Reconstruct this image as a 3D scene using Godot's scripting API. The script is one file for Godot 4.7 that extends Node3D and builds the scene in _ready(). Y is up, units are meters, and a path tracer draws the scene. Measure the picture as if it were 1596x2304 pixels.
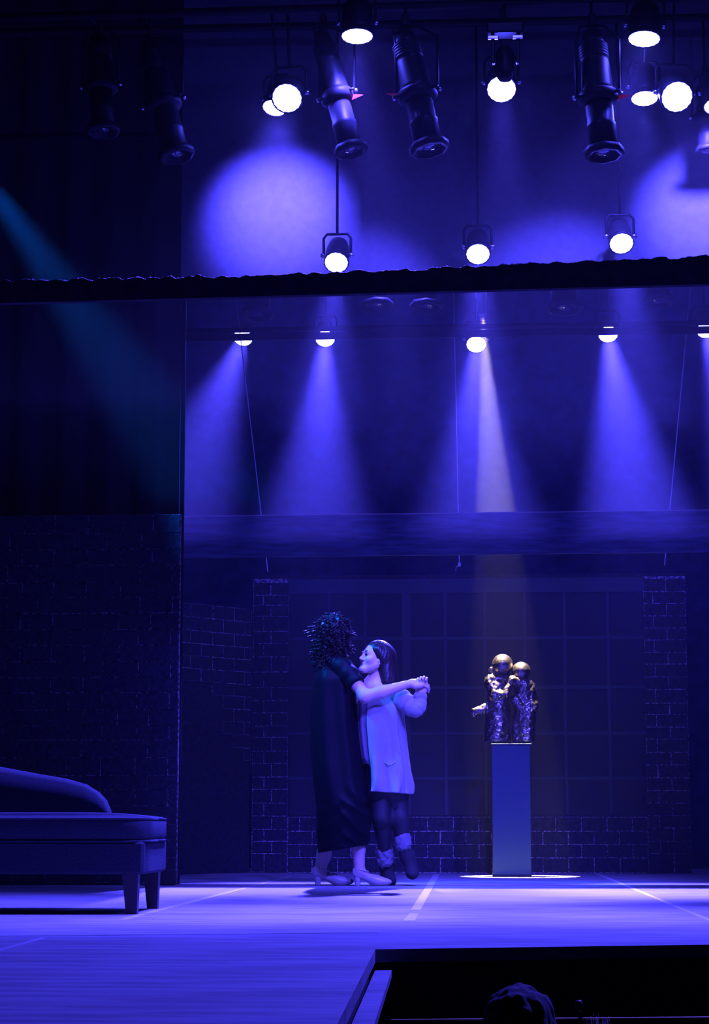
extends Node3D
# Theatre stage in blue back light. Metres; y up; stage floor at y = 0; the audience looks along -z.

const FOCAL := 4800.0          # focal length in pixels of the 1596 x 2304 frame
const EYE := Vector3(0, 0.39, 0)
const HAZE := 1.0
const BLUE := Color(0.066, 0.050, 1.0)
var cam_basis: Basis
var taken := {}
var mats := {}
var pipes := {}
var rng := RandomNumberGenerator.new()


func _ready() -> void:
	rng.seed = 7
	make_camera()
	make_environment()
	make_materials()
	make_room()
	make_set()
	make_lamps()
	make_furniture()
	make_statue()
	make_dancers()
	make_audience()


func make_camera() -> void:
	cam_basis = Basis(Vector3.UP, deg_to_rad(3.303)) * Basis(Vector3.RIGHT, deg_to_rad(8.333))
	var cam := Camera3D.new()
	cam.name = "camera"
	cam.fov = rad_to_deg(2.0 * atan(1152.0 / FOCAL))
	cam.near = 0.05
	cam.far = 100.0
	cam.transform = Transform3D(cam_basis, EYE)
	add_child(cam)
	cam.current = true


func make_environment() -> void:
	var e := Environment.new()
	e.background_mode = Environment.BG_COLOR
	e.background_color = Color.BLACK
	e.tonemap_mode = Environment.TONE_MAPPER_LINEAR
	e.tonemap_exposure = 1.0
	e.sdfgi_enabled = true
	e.ssao_enabled = true
	e.ssil_enabled = true
	e.volumetric_fog_enabled = true       # the theatrical haze that shows the beams
	e.volumetric_fog_density = 0.0
	var w := WorldEnvironment.new()
	w.name = "world_environment"
	w.environment = e
	add_child(w)


# ---------------------------------------------------------------- places
func at(px: float, py: float, d: float) -> Vector3:      # the point d metres upstage of the camera that the lens sees there
	var r := cam_basis * Vector3((px - 798.0) / FOCAL, (1152.0 - py) / FOCAL, -1.0)
	return EYE + r * (d / -r.z)


func on_floor(px: float, py: float, h := 0.0) -> Vector3:
	var r := cam_basis * Vector3((px - 798.0) / FOCAL, (1152.0 - py) / FOCAL, -1.0)
	return EYE + r * ((h - EYE.y) / r.y)


# ---------------------------------------------------------------- nodes
func numbered(called: String) -> String:
	var n: int = taken.get(called, 0)
	taken[called] = n + 1
	return called if n == 0 else "%s_%03d" % [called, n]


func tag(o: Node, label: String, category: String, group := "", kind := "") -> Node:
	if label:
		o.set_meta("label", label)
	if category:
		o.set_meta("category", category)
	if group:
		o.set_meta("group", group)
	if kind:
		o.set_meta("kind", kind)
	return o


func thing(called: String, label: String, category: String, where := Vector3.ZERO, turn := Basis(), group := "") -> Node3D:
	var o := Node3D.new()
	o.name = numbered(called)
	o.transform = Transform3D(turn, where)
	add_child(o)
	tag(o, label, category, group)
	return o


func obj(called: String, shape, m: Material, parent: Node = self) -> MeshInstance3D:
	var o := MeshInstance3D.new()
	o.name = numbered(called) if parent == self else called
	if shape is SurfaceTool:
		shape.generate_normals()
		o.mesh = shape.commit()
	else:
		o.mesh = shape
	o.material_override = m
	parent.add_child(o, true)
	return o


func struct(called: String, shape, m: Material) -> MeshInstance3D:
	var o := obj(called, shape, m)
	o.set_meta("kind", "structure")
	return o


# ---------------------------------------------------------------- shapes
func begin() -> SurfaceTool:
	var st := SurfaceTool.new()
	st.begin(Mesh.PRIMITIVE_TRIANGLES)
	st.set_smooth_group(0)
	return st


func tri(st: SurfaceTool, a: Vector3, b: Vector3, c: Vector3) -> void:      # counter-clockwise seen from outside
	st.add_vertex(a)
	st.add_vertex(c)
	st.add_vertex(b)


func quad(st: SurfaceTool, a: Vector3, b: Vector3, c: Vector3, d: Vector3) -> void:
	tri(st, a, b, c)
	tri(st, a, c, d)


func box(st: SurfaceTool, centre: Vector3, size: Vector3, bevel := 0.0, turn := Basis()) -> SurfaceTool:
	st.set_smooth_group(-1)
	var h := size * 0.5
	var b := minf(bevel, minf(h.x, minf(h.y, h.z)) * 0.9)
	var v := func(s: Vector3, axis: int) -> Vector3:
		var p := s * h
		for k in 3:
			if k != axis:
				p[k] -= s[k] * b
		return centre + turn * p
	var signs := [-1.0, 1.0]
	for axis in 3:
		var i := (axis + 1) % 3
		var j := (axis + 2) % 3
		for s in signs:
			var q := []
			for c in [[-1.0, -1.0], [1.0, -1.0], [1.0, 1.0], [-1.0, 1.0]]:
				var k := Vector3.ZERO
				k[axis] = s
				k[i] = c[0]
				k[j] = c[1]
				q.append(v.call(k, axis))
			if s > 0:
				quad(st, q[0], q[1], q[2], q[3])
			else:
				quad(st, q[3], q[2], q[1], q[0])
	if b > 0.0:
		for axis in 3:           # the edge that runs along axis
			var i := (axis + 1) % 3
			var j := (axis + 2) % 3
			for a in signs:
				for c in signs:
					var lo := Vector3.ZERO
					lo[axis] = -1.0
					lo[i] = a
					lo[j] = c
					var hi := lo
					hi[axis] = 1.0
					var q := [v.call(lo, i), v.call(lo, j), v.call(hi, j), v.call(hi, i)]
					if a * c > 0:
						quad(st, q[3], q[2], q[1], q[0])
					else:
						quad(st, q[0], q[1], q[2], q[3])
		for x in signs:
			for y in signs:
				for z in signs:
					var s := Vector3(x, y, z)
					if x * y * z > 0:
						tri(st, v.call(s, 0), v.call(s, 1), v.call(s, 2))
					else:
						tri(st, v.call(s, 2), v.call(s, 1), v.call(s, 0))
	st.set_smooth_group(0)
	return st


func ring_loft(st: SurfaceTool, rings: Array, cap_start := true, cap_end := true) -> SurfaceTool:   # closed rings of equal length
	var n: int = rings[0].size()
	for r in rings.size() - 1:
		for k in n:
			var k2 := (k + 1) % n
			quad(st, rings[r][k], rings[r][k2], rings[r + 1][k2], rings[r + 1][k])
	for e in 2:
		if (cap_start if e == 0 else cap_end):
			var ring: Array = rings[0] if e == 0 else rings[rings.size() - 1]
			var mid := Vector3.ZERO
			for p in ring:
				mid += p / n
			for k in n:
				if e == 0:
					tri(st, ring[(k + 1) % n], ring[k], mid)
				else:
					tri(st, ring[k], ring[(k + 1) % n], mid)
	return st


func lathe(st: SurfaceTool, profile: Array, segs := 24, frame := Transform3D()) -> SurfaceTool:   # profile: (radius, height) along +y of the frame, from bottom to top
	var rings := []
	for p in profile:
		var ring := []
		for k in segs:
			var a := -TAU * k / segs
			ring.append(frame * Vector3(p.x * cos(a), p.y, p.x * sin(a)))
		rings.append(ring)
	return ring_loft(st, rings)


func along(a: Vector3, b: Vector3) -> Transform3D:          # a frame at a whose +y points to b
	var y := (b - a).normalized()
	var x := y.cross(Vector3.BACK if absf(y.z) < 0.9 else Vector3.RIGHT).normalized()
	return Transform3D(Basis(x, y, x.cross(y)), a)


func rod(st: SurfaceTool, a: Vector3, b: Vector3, r0: float, r1 := -1.0, segs := 12) -> SurfaceTool:
	return lathe(st, [Vector2(r0, 0), Vector2(r0 if r1 < 0 else r1, a.distance_to(b))], segs, along(a, b))


func tube(st: SurfaceTool, pts: Array, radii: Array, segs := 10, cap := true) -> SurfaceTool:
	var rings := []
	var x := Vector3.ZERO
	for i in pts.size():
		var t: Vector3 = (pts[mini(i + 1, pts.size() - 1)] - pts[maxi(i - 1, 0)]).normalized()
		if i == 0:
			x = t.cross(Vector3.BACK if absf(t.z) < 0.9 else Vector3.RIGHT).normalized()
		x = (x - t * x.dot(t)).normalized()
		var z := x.cross(t)
		var r: float = radii[i] if radii.size() > 1 else radii[0]
		var ring := []
		for k in segs:
			var a := -TAU * k / segs
			ring.append(pts[i] + (x * cos(a) + z * sin(a)) * r)
		rings.append(ring)
	return ring_loft(st, rings, cap, cap)


func prism(st: SurfaceTool, poly: PackedVector2Array, lo: float, hi: float) -> SurfaceTool:   # poly in (x, z), extruded in y
	st.set_smooth_group(-1)
	if not Geometry2D.is_polygon_clockwise(poly):
		poly.reverse()
	var idx := Geometry2D.triangulate_polygon(poly)
	for k in range(0, idx.size(), 3):
		var a := poly[idx[k]]
		var b := poly[idx[k + 1]]
		var c := poly[idx[k + 2]]
		if (b - a).cross(c - a) > 0:
			var t := b
			b = c
			c = t
		tri(st, Vector3(a.x, hi, a.y), Vector3(b.x, hi, b.y), Vector3(c.x, hi, c.y))
		tri(st, Vector3(c.x, lo, c.y), Vector3(b.x, lo, b.y), Vector3(a.x, lo, a.y))
	for k in poly.size():
		var a := poly[k]
		var b := poly[(k + 1) % poly.size()]
		quad(st, Vector3(b.x, lo, b.y), Vector3(a.x, lo, a.y), Vector3(a.x, hi, a.y), Vector3(b.x, hi, b.y))
	st.set_smooth_group(0)
	return st


func mix_curve(keys: Array, t: float) -> float:             # keys: Vector2(t, value), eased between
	if t <= keys[0].x:
		return keys[0].y
	for i in keys.size() - 1:
		if t <= keys[i + 1].x:
			return lerpf(keys[i].y, keys[i + 1].y, smoothstep(0, 1, (t - keys[i].x) / (keys[i + 1].x - keys[i].x)) * 0.5 + 0.5 * (t - keys[i].x) / (keys[i + 1].x - keys[i].x))
	return keys[keys.size() - 1].y


# ---------------------------------------------------------------- materials
func mat(called: String, base: Color, rough := 0.8, metal := 0.0) -> StandardMaterial3D:   # base is a linear colour
	var m := StandardMaterial3D.new()
	m.resource_name = called
	m.albedo_color = base.linear_to_srgb()
	m.roughness = rough
	m.metallic = metal
	mats[called] = m
	return m


func noise_tex(freq: float, ramp: Array, octaves := 4, seed_ := 1, size := 512) -> NoiseTexture2D:
	var f := FastNoiseLite.new()
	f.noise_type = FastNoiseLite.TYPE_SIMPLEX_SMOOTH
	f.frequency = freq
	f.fractal_octaves = octaves
	f.seed = seed_
	var t := NoiseTexture2D.new()
	t.width = size
	t.height = size
	t.seamless = true
	t.noise = f
	if ramp:
		var g := Gradient.new()
		var offs := PackedFloat32Array()
		var cols := PackedColorArray()
		for r in ramp:
			offs.append(r[0])
			cols.append(Color(r[1], r[1], r[1]) if r[1] is float else r[1])
		g.offsets = offs
		g.colors = cols
		t.color_ramp = g
	return t


func textured(m: StandardMaterial3D, t: Texture2D, scale: Vector3, world := true) -> StandardMaterial3D:
	m.albedo_texture = t
	m.uv1_triplanar = true
	m.uv1_world_triplanar = world
	m.uv1_scale = scale
	return m


func relief(m: StandardMaterial3D, t: Texture2D, depth_cm: float) -> StandardMaterial3D:
	m.heightmap_enabled = true
	m.heightmap_texture = t
	m.heightmap_scale = depth_cm
	return m


func make_materials() -> void:
	var streak := noise_tex(0.012, [[0.25, 0.82], [0.5, 0.92], [0.7, 1.0]], 5, 3)
	var fine := noise_tex(0.05, [[0.3, 0.0], [0.7, 1.0]], 4, 5)
	var m := textured(mat("scuffed_grey_floor_paint", Color(0.27, 0.27, 0.29), 0.70), streak, Vector3(0.22, 1.0, 1.1))
	relief(m, fine, 0.12)
	m.metallic_specular = 0.35
	textured(mat("black_paint", Color(0.016, 0.016, 0.018), 0.75), noise_tex(0.02, [[0.2, 0.75], [0.8, 1.0]], 3, 8), Vector3(0.5, 0.5, 0.5))
	textured(mat("dark_blue_cyclorama", Color(0.022, 0.055, 0.125), 0.95), noise_tex(0.02, [[0.2, 0.8], [0.8, 1.0]], 3, 18), Vector3(0.5, 0.5, 0.5))
	mat("black_drape", Color(0.02, 0.02, 0.022), 0.95)
	textured(mat("black_wool_serge", Color(0.022, 0.022, 0.025), 0.95), noise_tex(0.03, [[0.2, 0.8], [0.8, 1.0]], 3, 9), Vector3(0.7, 0.7, 0.7))
	textured(mat("grey_teaser_cloth", Color(0.10, 0.10, 0.11), 0.95), noise_tex(0.03, [[0.2, 0.93], [0.8, 1.0]], 4, 19), Vector3(0.9, 0.9, 0.9))
	textured(mat("dark_brick_paint", Color(0.020, 0.022, 0.032), 0.85), noise_tex(0.03, [[0.2, 0.6], [0.8, 1.0]], 4, 10), Vector3(1.3, 1.3, 1.3))
	textured(mat("slate_brick_paint", Color(0.016, 0.023, 0.040), 0.85), noise_tex(0.03, [[0.2, 0.6], [0.8, 1.0]], 4, 11), Vector3(1.3, 1.3, 1.3))
	textured(mat("chalky_mortar_paint", Color(0.46, 0.38, 0.44), 0.9), noise_tex(0.04, [[0.3, 0.35], [0.65, 1.0]], 4, 12), Vector3(1.7, 1.7, 1.7))
	textured(mat("faint_mortar_paint", Color(0.42, 0.33, 0.38), 0.9), noise_tex(0.04, [[0.3, 0.30], [0.65, 1.0]], 4, 13), Vector3(1.4, 1.4, 1.4))
	mat("window_dark_paint", Color(0.007, 0.012, 0.021), 0.7)
	mat("window_bar_paint", Color(0.032, 0.042, 0.062), 0.8)
	textured(mat("header_wood_paint", Color(0.09, 0.125, 0.21), 0.8), noise_tex(0.02, [[0.2, 0.7], [0.8, 1.0]], 5, 14), Vector3(0.25, 2.2, 1.0))
	mat("black_steel", Color(0.014, 0.014, 0.016), 0.5, 0.0).metallic_specular = 0.25
	mat("lamp_housing", Color(0.012, 0.012, 0.014), 0.45, 0.0).metallic_specular = 0.28
	mat("bright_steel", Color(0.5, 0.5, 0.52), 0.3, 1.0)
	mat("red_gel", Color(0.5, 0.05, 0.04), 0.4)
	var glass := mat("lens_glass", Color(0.02, 0.02, 0.03), 0.08)
	glass.metallic_specular = 0.8
	mat("white_cord", Color(0.5, 0.5, 0.52), 0.7)
	mat("cloth_tape", Color(0.46, 0.45, 0.47), 0.6)
	mat("faded_tape", Color(0.34, 0.34, 0.36), 0.6)
	mat("brass", Color(0.6, 0.42, 0.2), 0.35, 1.0)
	mat("stained_wood", Color(0.10, 0.05, 0.035), 0.5)
	mat("plinth_paint", Color(0.018, 0.055, 0.085), 0.75)


func glow(called: String, colour: Color, energy: float) -> StandardMaterial3D:
	var m := mat(called, Color(0.1, 0.1, 0.1), 0.5)
	m.emission_enabled = true
	m.emission = colour.linear_to_srgb()
	m.emission_energy_multiplier = energy
	return m


# ---------------------------------------------------------------- the room
func make_room() -> void:
	var black: Material = mats["black_paint"]
	# the stage: a platform 1.2 m high with an apron that comes forward on the audience's left
	var c := on_floor(845, 2136)
	var e := on_floor(1596, 2125)
	var dir := (e - c).normalized()
	var far := c + dir * ((6.8 - c.x) / dir.x)
	var s := on_floor(759, 2304)
	var sd := (s - c).normalized()
	var near := c + sd * ((-2.2 - c.z) / sd.z)
	var poly := PackedVector2Array([Vector2(-7, -19.5), Vector2(7, -19.5), Vector2(7, far.z), Vector2(c.x, c.z), Vector2(near.x, near.z), Vector2(-7, near.z)])
	var deck := struct("floor", prism(begin(), poly, -0.04, 0.0), mats["scuffed_grey_floor_paint"])
	tag(deck, "scuffed grey stage floor washed in blue light", "")
	var base := PackedVector2Array([Vector2(-7, -19.5), Vector2(7, -19.5), Vector2(7, far.z - 0.02), Vector2(c.x - 0.02, c.z - 0.02), Vector2(near.x - 0.02, near.z - 0.02), Vector2(-7, near.z - 0.02)])
	struct("wall_stage_front", prism(begin(), base, -1.2, -0.04), black)
	# a narrow painted ledge runs along the side of the apron, a hand's breadth below the deck
	var out := Vector3(-sd.z, 0, sd.x)
	if out.x < 0:
		out = -out
	var a0 := c + out * 0.0
	var l := PackedVector2Array()
	for q in [a0, a0 + out * 0.052 - sd * 0.0, near + out * 0.052, near]:
		l.append(Vector2(q.x, q.z))
	struct("trim_1", prism(begin(), l, -0.085, -0.063), mats["scuffed_grey_floor_paint"])
	var j0 := on_floor(-60, 2107)
	var j1 := on_floor(850, 2099)
	var jd := (j1 - j0).normalized()
	var side := Vector3(-jd.z, 0, jd.x) * 0.006
	var joint := PackedVector2Array()
	for q in [j0 - side, j1 - side, j1 + side, j0 + side]:
		joint.append(Vector2(q.x, q.z))
	struct("trim_2", prism(begin(), joint, -0.001, 0.0006), black)
	struct("floor_house", box(begin(), Vector3(0, -1.25, -8.0), Vector3(14, 0.1, 24)), black)
	struct("ceiling", box(begin(), Vector3(0, 6.55, -8.0), Vector3(14.2, 0.1, 24.2)), black)
	struct("wall_back", box(begin(), Vector3(0, 2.65, -19.55), Vector3(14.2, 7.9, 0.1)), mats["dark_blue_cyclorama"])
	struct("wall_left", box(begin(), Vector3(-7.05, 2.65, -8.0), Vector3(0.1, 7.9, 24)), black)
	struct("wall_right", box(begin(), Vector3(7.05, 2.65, -8.0), Vector3(0.1, 7.9, 24)), black)
	struct("wall_house_end", box(begin(), Vector3(0, 2.65, 4.05), Vector3(14.2, 7.9, 0.1)), black)
	# theatrical haze, thicker under the lamps than near the deck
	for layer in [[-0.6, 7.0, 0.0018], [2.48, 6.8, 0.0120]]:
		var fog := FogVolume.new()
		fog.name = numbered("smoke_haze")
		fog.size = Vector3(15.0 if layer[0] < 0.0 else 14.6, layer[1] - layer[0], 10.0 if layer[0] < 0.0 else 9.9)
		fog.position = Vector3(0, (layer[1] + layer[0]) * 0.5, -15.2)
		var fm := FogMaterial.new()
		fm.density = layer[2] * HAZE
		fm.albedo = Color(0.98, 0.98, 0.98)
		fog.material = fm
		add_child(fog)
		tag(fog, "thin theatrical smoke filling the stage air" if layer[0] < 0.0 else "thicker bank of theatrical smoke under the lamps", "", "", "stuff")
	# a thin brass nosing along the pit rail in front of the stage
	var r0 := at(880, 2296, 6.3)
	var r1 := at(1700, 2289, 6.3)
	var rail := thing("pit_rail", "thin brass rail crossing the dark pit below the stage edge", "rail", Vector3(r0.x, -1.2, r0.z))
	obj("brass_strip", box(begin(), (r0 + r1) * 0.5 - rail.position, Vector3(r0.distance_to(r1), 0.006, 0.02), 0.001, Basis(Vector3.FORWARD, -atan2(r1.y - r0.y, r1.x - r0.x))), mats["brass"], rail)
	obj("rail_panel", box(begin(), Vector3((r1.x - r0.x) * 0.5, (r0.y + 1.2) * 0.5 - 0.005, -0.02), Vector3(r0.distance_to(r1), r0.y + 1.18, 0.02), 0.002), black, rail)


func reach(a: Vector3, b: Vector3, x: float) -> Vector3:          # the point of the line a-b at that x
	return a + (b - a) * ((x - a.x) / (b.x - a.x))


func drape(called: String, label: String, x0: float, x1: float, y0: float, y1: float, z: float, folds: int, deep: float, m: Material) -> Node:
	var st := begin()
	var n := folds * 8
	for face in 2:
		for k in n:
			var p := []
			for j in 2:
				var t := float(k + j) / n
				var zz := z + deep * (sin(t * folds * TAU) + 0.4 * sin(t * folds * 2.7 * TAU + 1.0)) + (0.006 if face == 0 else -0.006)
				p.append(Vector3(lerpf(x0, x1, t), 0, zz))
			var up0 := Vector3(0, y0, 0)
			var up1 := Vector3(0, y1, 0)
			if face == 0:
				quad(st, p[0] + up0, p[1] + up0, p[1] + up1, p[0] + up1)
			else:
				quad(st, p[1] + up0, p[0] + up0, p[0] + up1, p[1] + up1)
	var o := obj(called, st, m)
	return tag(o, label, "curtain")


# ---------------------------------------------------------------- flats, drops, borders
func brick_panel(parent: Node3D, rows: Array, size: Vector3, m: Material, seed_: int, gap := 0.006) -> void:
	# rows: [y0, y1, [x edges]] in the panel's own axes (front at z = 0); each brick a slab of its own, proud of the mortar
	var r := RandomNumberGenerator.new()
	r.seed = seed_
	for row in rows:
		var xs: Array = row[2]
		for k in xs.size() - 1:
			if xs[k + 1] - xs[k] < 0.02:
				continue
			var j := func() -> float: return gap * r.randf_range(0.25, 0.65)
			var x0: float = xs[k] + j.call()
			var x1: float = xs[k + 1] - j.call()
			var y0: float = row[0] + j.call()
			var y1: float = row[1] - j.call()
			var b := obj("brick", box(begin(), Vector3.ZERO, Vector3(x1 - x0, y1 - y0, size.z), 0.0015), m, parent)
			b.position = Vector3((x0 + x1) * 0.5, (y0 + y1) * 0.5, size.z * 0.5)
			b.rotation.z = r.randf_range(-0.003, 0.003)


func make_pipes() -> void:
	# rigging pipes from wall to wall, one for each row of lamps
	var rows := [
		["near", at(-60, 42, 11.15), at(1700, -8, 11.15), "near rigging pipe along the top of the picture"],
		["middle", Vector3(0, 5.03, -11.95), Vector3(1, 5.03, -11.95), "rigging pipe carrying the lamps behind the ragged border"],
		["shaded", at(425, 305, 13.4), at(1700, 290, 13.4), "rigging pipe carrying the spotlights below the border"],
		["lines", at(800, 595, 17.0), at(900, 594, 17.0), "rigging pipe carrying the thin hanging lines"],
		["far", at(800, 600, 18.06), at(900, 599, 18.06), "rigging pipe carrying the far row of blue lamps"],
		["apron", Vector3(0, 5.6, -9.8), Vector3(1, 5.6, -9.8), "rigging pipe above the chaise and the front of the stage"],
		["house", Vector3(0, 5.6, -8.2), Vector3(1, 5.6, -8.2), "rigging pipe above the front rows of the house"],
	]
	for r in rows:
		var a := reach(r[1], r[2], -7.0)
		var b := reach(r[1], r[2], 7.0)
		pipes[r[0]] = [a, b]
		tag(obj("rigging_pipe", rod(begin(), a, b, 0.024, -1.0, 12), mats["black_steel"]), r[3], "pipe", "rigging pipes")


func make_set() -> void:
	make_pipes()
	var black: Material = mats["black_drape"]
	# --- the dark brick flat on the left, an eight-foot panel on low blocks
	var d := 13.95
	var fl := at(408, 1157, d)
	var top := fl.y
	var left := -4.3
	var flat := thing("brick_flat", "tall dark scenery flat of painted bricks behind the chaise", "scenery flat", Vector3(fl.x, 0, -d))
	obj("backing_panel", box(begin(), Vector3((left - fl.x) * 0.5, top * 0.5 + 0.007, -0.012), Vector3(fl.x - left, top - 0.014, 0.02), 0.002), mats["faint_mortar_paint"], flat)
	obj("frame", box(begin(), Vector3(-0.04, top * 0.5 + 0.007, -0.06), Vector3(0.06, top - 0.02, 0.07), 0.003), mats["black_paint"], flat)
	obj("base_rail", box(begin(), Vector3(-0.062, 0.052, 0.03), Vector3(0.125, 0.10, 0.05), 0.01), mats["black_paint"], flat)
	for x in [-1.17, -0.92, -0.62, -0.3]:
		obj("foot_block", box(begin(), Vector3(x, 0.008, -0.02), Vector3(0.09, 0.016, 0.05), 0.002), mats["black_paint"], flat)
	var rows := []
	var course := [1157, 1199, 1235, 1271, 1310, 1343, 1379, 1416, 1451, 1488, 1524, 1558, 1597, 1632, 1665, 1705, 1745, 1777, 1813, 1855, 1893, 1930, 1960, 1990]
	var ends := [[48, 119, 193, 271, 341, 408], [16, 84, 162, 237, 315, 388], [46, 119, 192, 268, 340, 408], [14, 82, 160, 236, 313, 386]]
	for k in course.size() - 1:
		var y1 := at(408, course[k], d).y
		var y0 := at(408, course[k + 1], d).y
		var xs := []
		var shift := -k * 0.35
		var x := at(ends[k % 4][0] + shift, 1500, d).x - 0.215
		while x > left + 0.05:
			xs.push_front(x - fl.x)
			x -= 0.215
		xs.push_front(left - fl.x + 0.002)
		for q in ends[k % 4]:
			xs.append(minf(at(q + (shift if q < 400 else 0.0), 1500, d).x - fl.x, -0.003))
		if xs[xs.size() - 1] < -0.01:
			xs.append(-0.003)
		rows.append([y0 + (0.012 if k == course.size() - 2 else 0.0), y1, xs])
	brick_panel(flat, rows, Vector3(0, 0, 0.006), mats["dark_brick_paint"], 21, 0.0075)

	# --- the painted drop: brick pilasters, a row of bricks along the foot, a many-paned window between
	d = 17.6
	var b0 := at(570, 1296, d)
	var b1 := at(1548, 1296, d)
	var drop := thing("window_flat", "wide dark scenery flat with brick piers around a many-paned window", "scenery flat", Vector3(0, 0, -d))
	var x0 := b0.x
	var x1 := at(1534, 1296, d).x + 0.03
	obj("backing_panel", box(begin(), Vector3((x0 + x1) * 0.5, 1.22, -0.012), Vector3(x1 - x0, 2.44, 0.02), 0.002), mats["slate_brick_paint"], drop)
	var mortar_l := at(650, 1296, d).x
	var mortar_r := at(1447, 1296, d).x
	var foot := at(800, 1838, d).y
	obj("mortar_pier", box(begin(), Vector3((x0 + mortar_l) * 0.5, 1.21, 0.0), Vector3(mortar_l - x0 - 0.004, 2.41, 0.006), 0.001), mats["chalky_mortar_paint"], drop)
	obj("mortar_pier", box(begin(), Vector3((x1 + mortar_r) * 0.5, 1.21, 0.0), Vector3(x1 - mortar_r - 0.004, 2.41, 0.006), 0.001), mats["chalky_mortar_paint"], drop)
	obj("mortar_plinth", box(begin(), Vector3((mortar_l + mortar_r) * 0.5, foot * 0.5, 0.0), Vector3(mortar_r - mortar_l, foot, 0.006), 0.001), mats["chalky_mortar_paint"], drop)
	var ly := [1311, 1339, 1362, 1387, 1421, 1448, 1478, 1512, 1547, 1576, 1604, 1633, 1659, 1690, 1718, 1748, 1776, 1807, 1836, 1866, 1893, 1921, 1955]
	var lr := []
	var rr := []
	for k in ly.size() - 1:
		var y1 := at(610, ly[k], d).y
		var y0 := at(610, ly[k + 1], d).y if k < ly.size() - 2 else 0.004
		var q := 592.0 if k % 2 == 1 else 609.0
		lr.append([y0, y1, [x0 + 0.003, at(q + k * 0.25, 1500, d).x, mortar_l]])
	var ry := [1302, 1331, 1358, 1386, 1413, 1440, 1468, 1494, 1523, 1551, 1582, 1607, 1636, 1663, 1693, 1721, 1750, 1779, 1807, 1835, 1863, 1893, 1921, 1955]
	for k in ry.size() - 1:
		var y1 := at(1490, ry[k], d).y
		var y0 := at(1490, ry[k + 1], d).y if k < ry.size() - 2 else 0.004
		if k % 2 == 0:
			rr.append([y0, y1, [mortar_r, at(1502 + k * 0.3, 1500, d).x, x1 - 0.003]])
		else:
			rr.append([y0, y1, [mortar_r, at(1472 + k * 0.3, 1500, d).x, x1 - 0.003]])
	var pr := []
	var py := [1838, 1870, 1900, 1930, 1957]
	for k in 4:
		var y1 := at(1100, py[k], d).y
		var y0 := at(1100, py[k + 1], d).y if k < 3 else 0.004
		var xs := [mortar_l]
		var x := 676.0 + (0.0 if k % 2 == 0 else 28.0)
		while x < 1430:
			xs.append(at(x, 1500, d).x)
			x += 57.0
		xs.append(mortar_r)
		pr.append([y0, y1, xs])
	for part in [lr, rr, pr]:
		brick_panel(drop, part, Vector3(0, 0, 0.007), mats["slate_brick_paint"], 33, 0.0085)
	# the window: dark panes, paler bars
	var wx := [652, 740, 822, 908, 922, 1003, 1092, 1182, 1272, 1370, 1445]
	var wy := [1335, 1436, 1547, 1650, 1751, 1834]
	obj("window_head", box(begin(), Vector3((mortar_l + mortar_r) * 0.5, at(1000, 1318, d).y, 0.0), Vector3(mortar_r - mortar_l, 0.12, 0.012), 0.002), mats["window_bar_paint"], drop)
	for i in wx.size() - 1:
		for j in wy.size() - 1:
			var lo := at(wx[i], wy[j + 1], d)
			var hi := at(wx[i + 1], wy[j], d)
			if hi.x - lo.x > 0.08:
				obj("pane", box(begin(), Vector3((lo.x + hi.x) * 0.5, (lo.y + hi.y) * 0.5, 0.001), Vector3(hi.x - lo.x, hi.y - lo.y, 0.004)), mats["window_dark_paint"], drop)
	for i in range(1, wx.size() - 1):
		if i == 4:
			continue
		var w := 0.07 if i == 3 else 0.026
		var p := at(wx[i] + (7 if i == 3 else 0), 1500, d)
		var lo := at(800, 1834, d).y
		var hi := at(800, 1335, d).y
		obj("mullion", box(begin(), Vector3(p.x, (lo + hi) * 0.5, 0.006), Vector3(w, hi - lo, 0.01), 0.002), mats["window_bar_paint"], drop)
	for j in range(1, wy.size() - 1):
		obj("glazing_bar", box(begin(), Vector3((mortar_l + mortar_r) * 0.5, at(1000, wy[j], d).y, 0.0055), Vector3(mortar_r - mortar_l, 0.03, 0.009), 0.002), mats["window_bar_paint"], drop)

	# --- the angled return between the two: lit brick at the top, crumbling away below
	var ra := at(411, 1355, 17.0)
	var rb := at(566, 1372, 17.6)
	var ret := thing("return_flat", "narrow angled flat with patchy chalk-lined bricks beside the doorway", "scenery flat", Vector3(ra.x, 0, ra.z), Basis(Vector3.UP, -atan2(rb.z - ra.z, rb.x - ra.x)))
	var wide := Vector2(ra.x, ra.z).distance_to(Vector2(rb.x, rb.z))
	obj("backing_panel", box(begin(), Vector3(wide * 0.5, ra.y * 0.5, -0.012), Vector3(wide, ra.y, 0.004), 0.002), mats["slate_brick_paint"], ret)
	var rh := [0.0, 0.118, 0.236, 0.346, 0.455, 0.565, 0.675, 0.785, 0.9, 1.01, 1.12, 1.235, 1.345, 1.46]
	var rrows := []
	for k in rh.size() - 1:
		var f := [0.0, 0.0, 0.0, 0.0, 0.0, 0.0, 0.22, 0.42, 0.52, 0.40, 0.58, 0.62, 0.8][k] as float
		var xs := []
		var x := 0.09 if k % 2 == 0 else 0.21
		if f == 0.0:
			xs.append(0.0)
		while x < wide - 0.03:
			if x > f * wide:
				xs.append(x)
			x += 0.245
		xs.append(wide)
		var y1: float = ra.y - rh[k] * 0.93
		var y0: float = ra.y - rh[k + 1] * 0.93
		rrows.append([y0, y1, xs])
		obj("mortar", box(begin(), Vector3((xs[0] + wide) * 0.5, (y0 + y1) * 0.5, 0.0), Vector3(wide - xs[0], y1 - y0, 0.005), 0.0), mats["chalky_mortar_paint"], ret)
	brick_panel(ret, rrows, Vector3(0, 0, 0.006), mats["slate_brick_paint"], 41, 0.009)

	# --- the header across the doorway
	d = 16.2
	var h0 := at(413, 1163, d)
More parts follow.
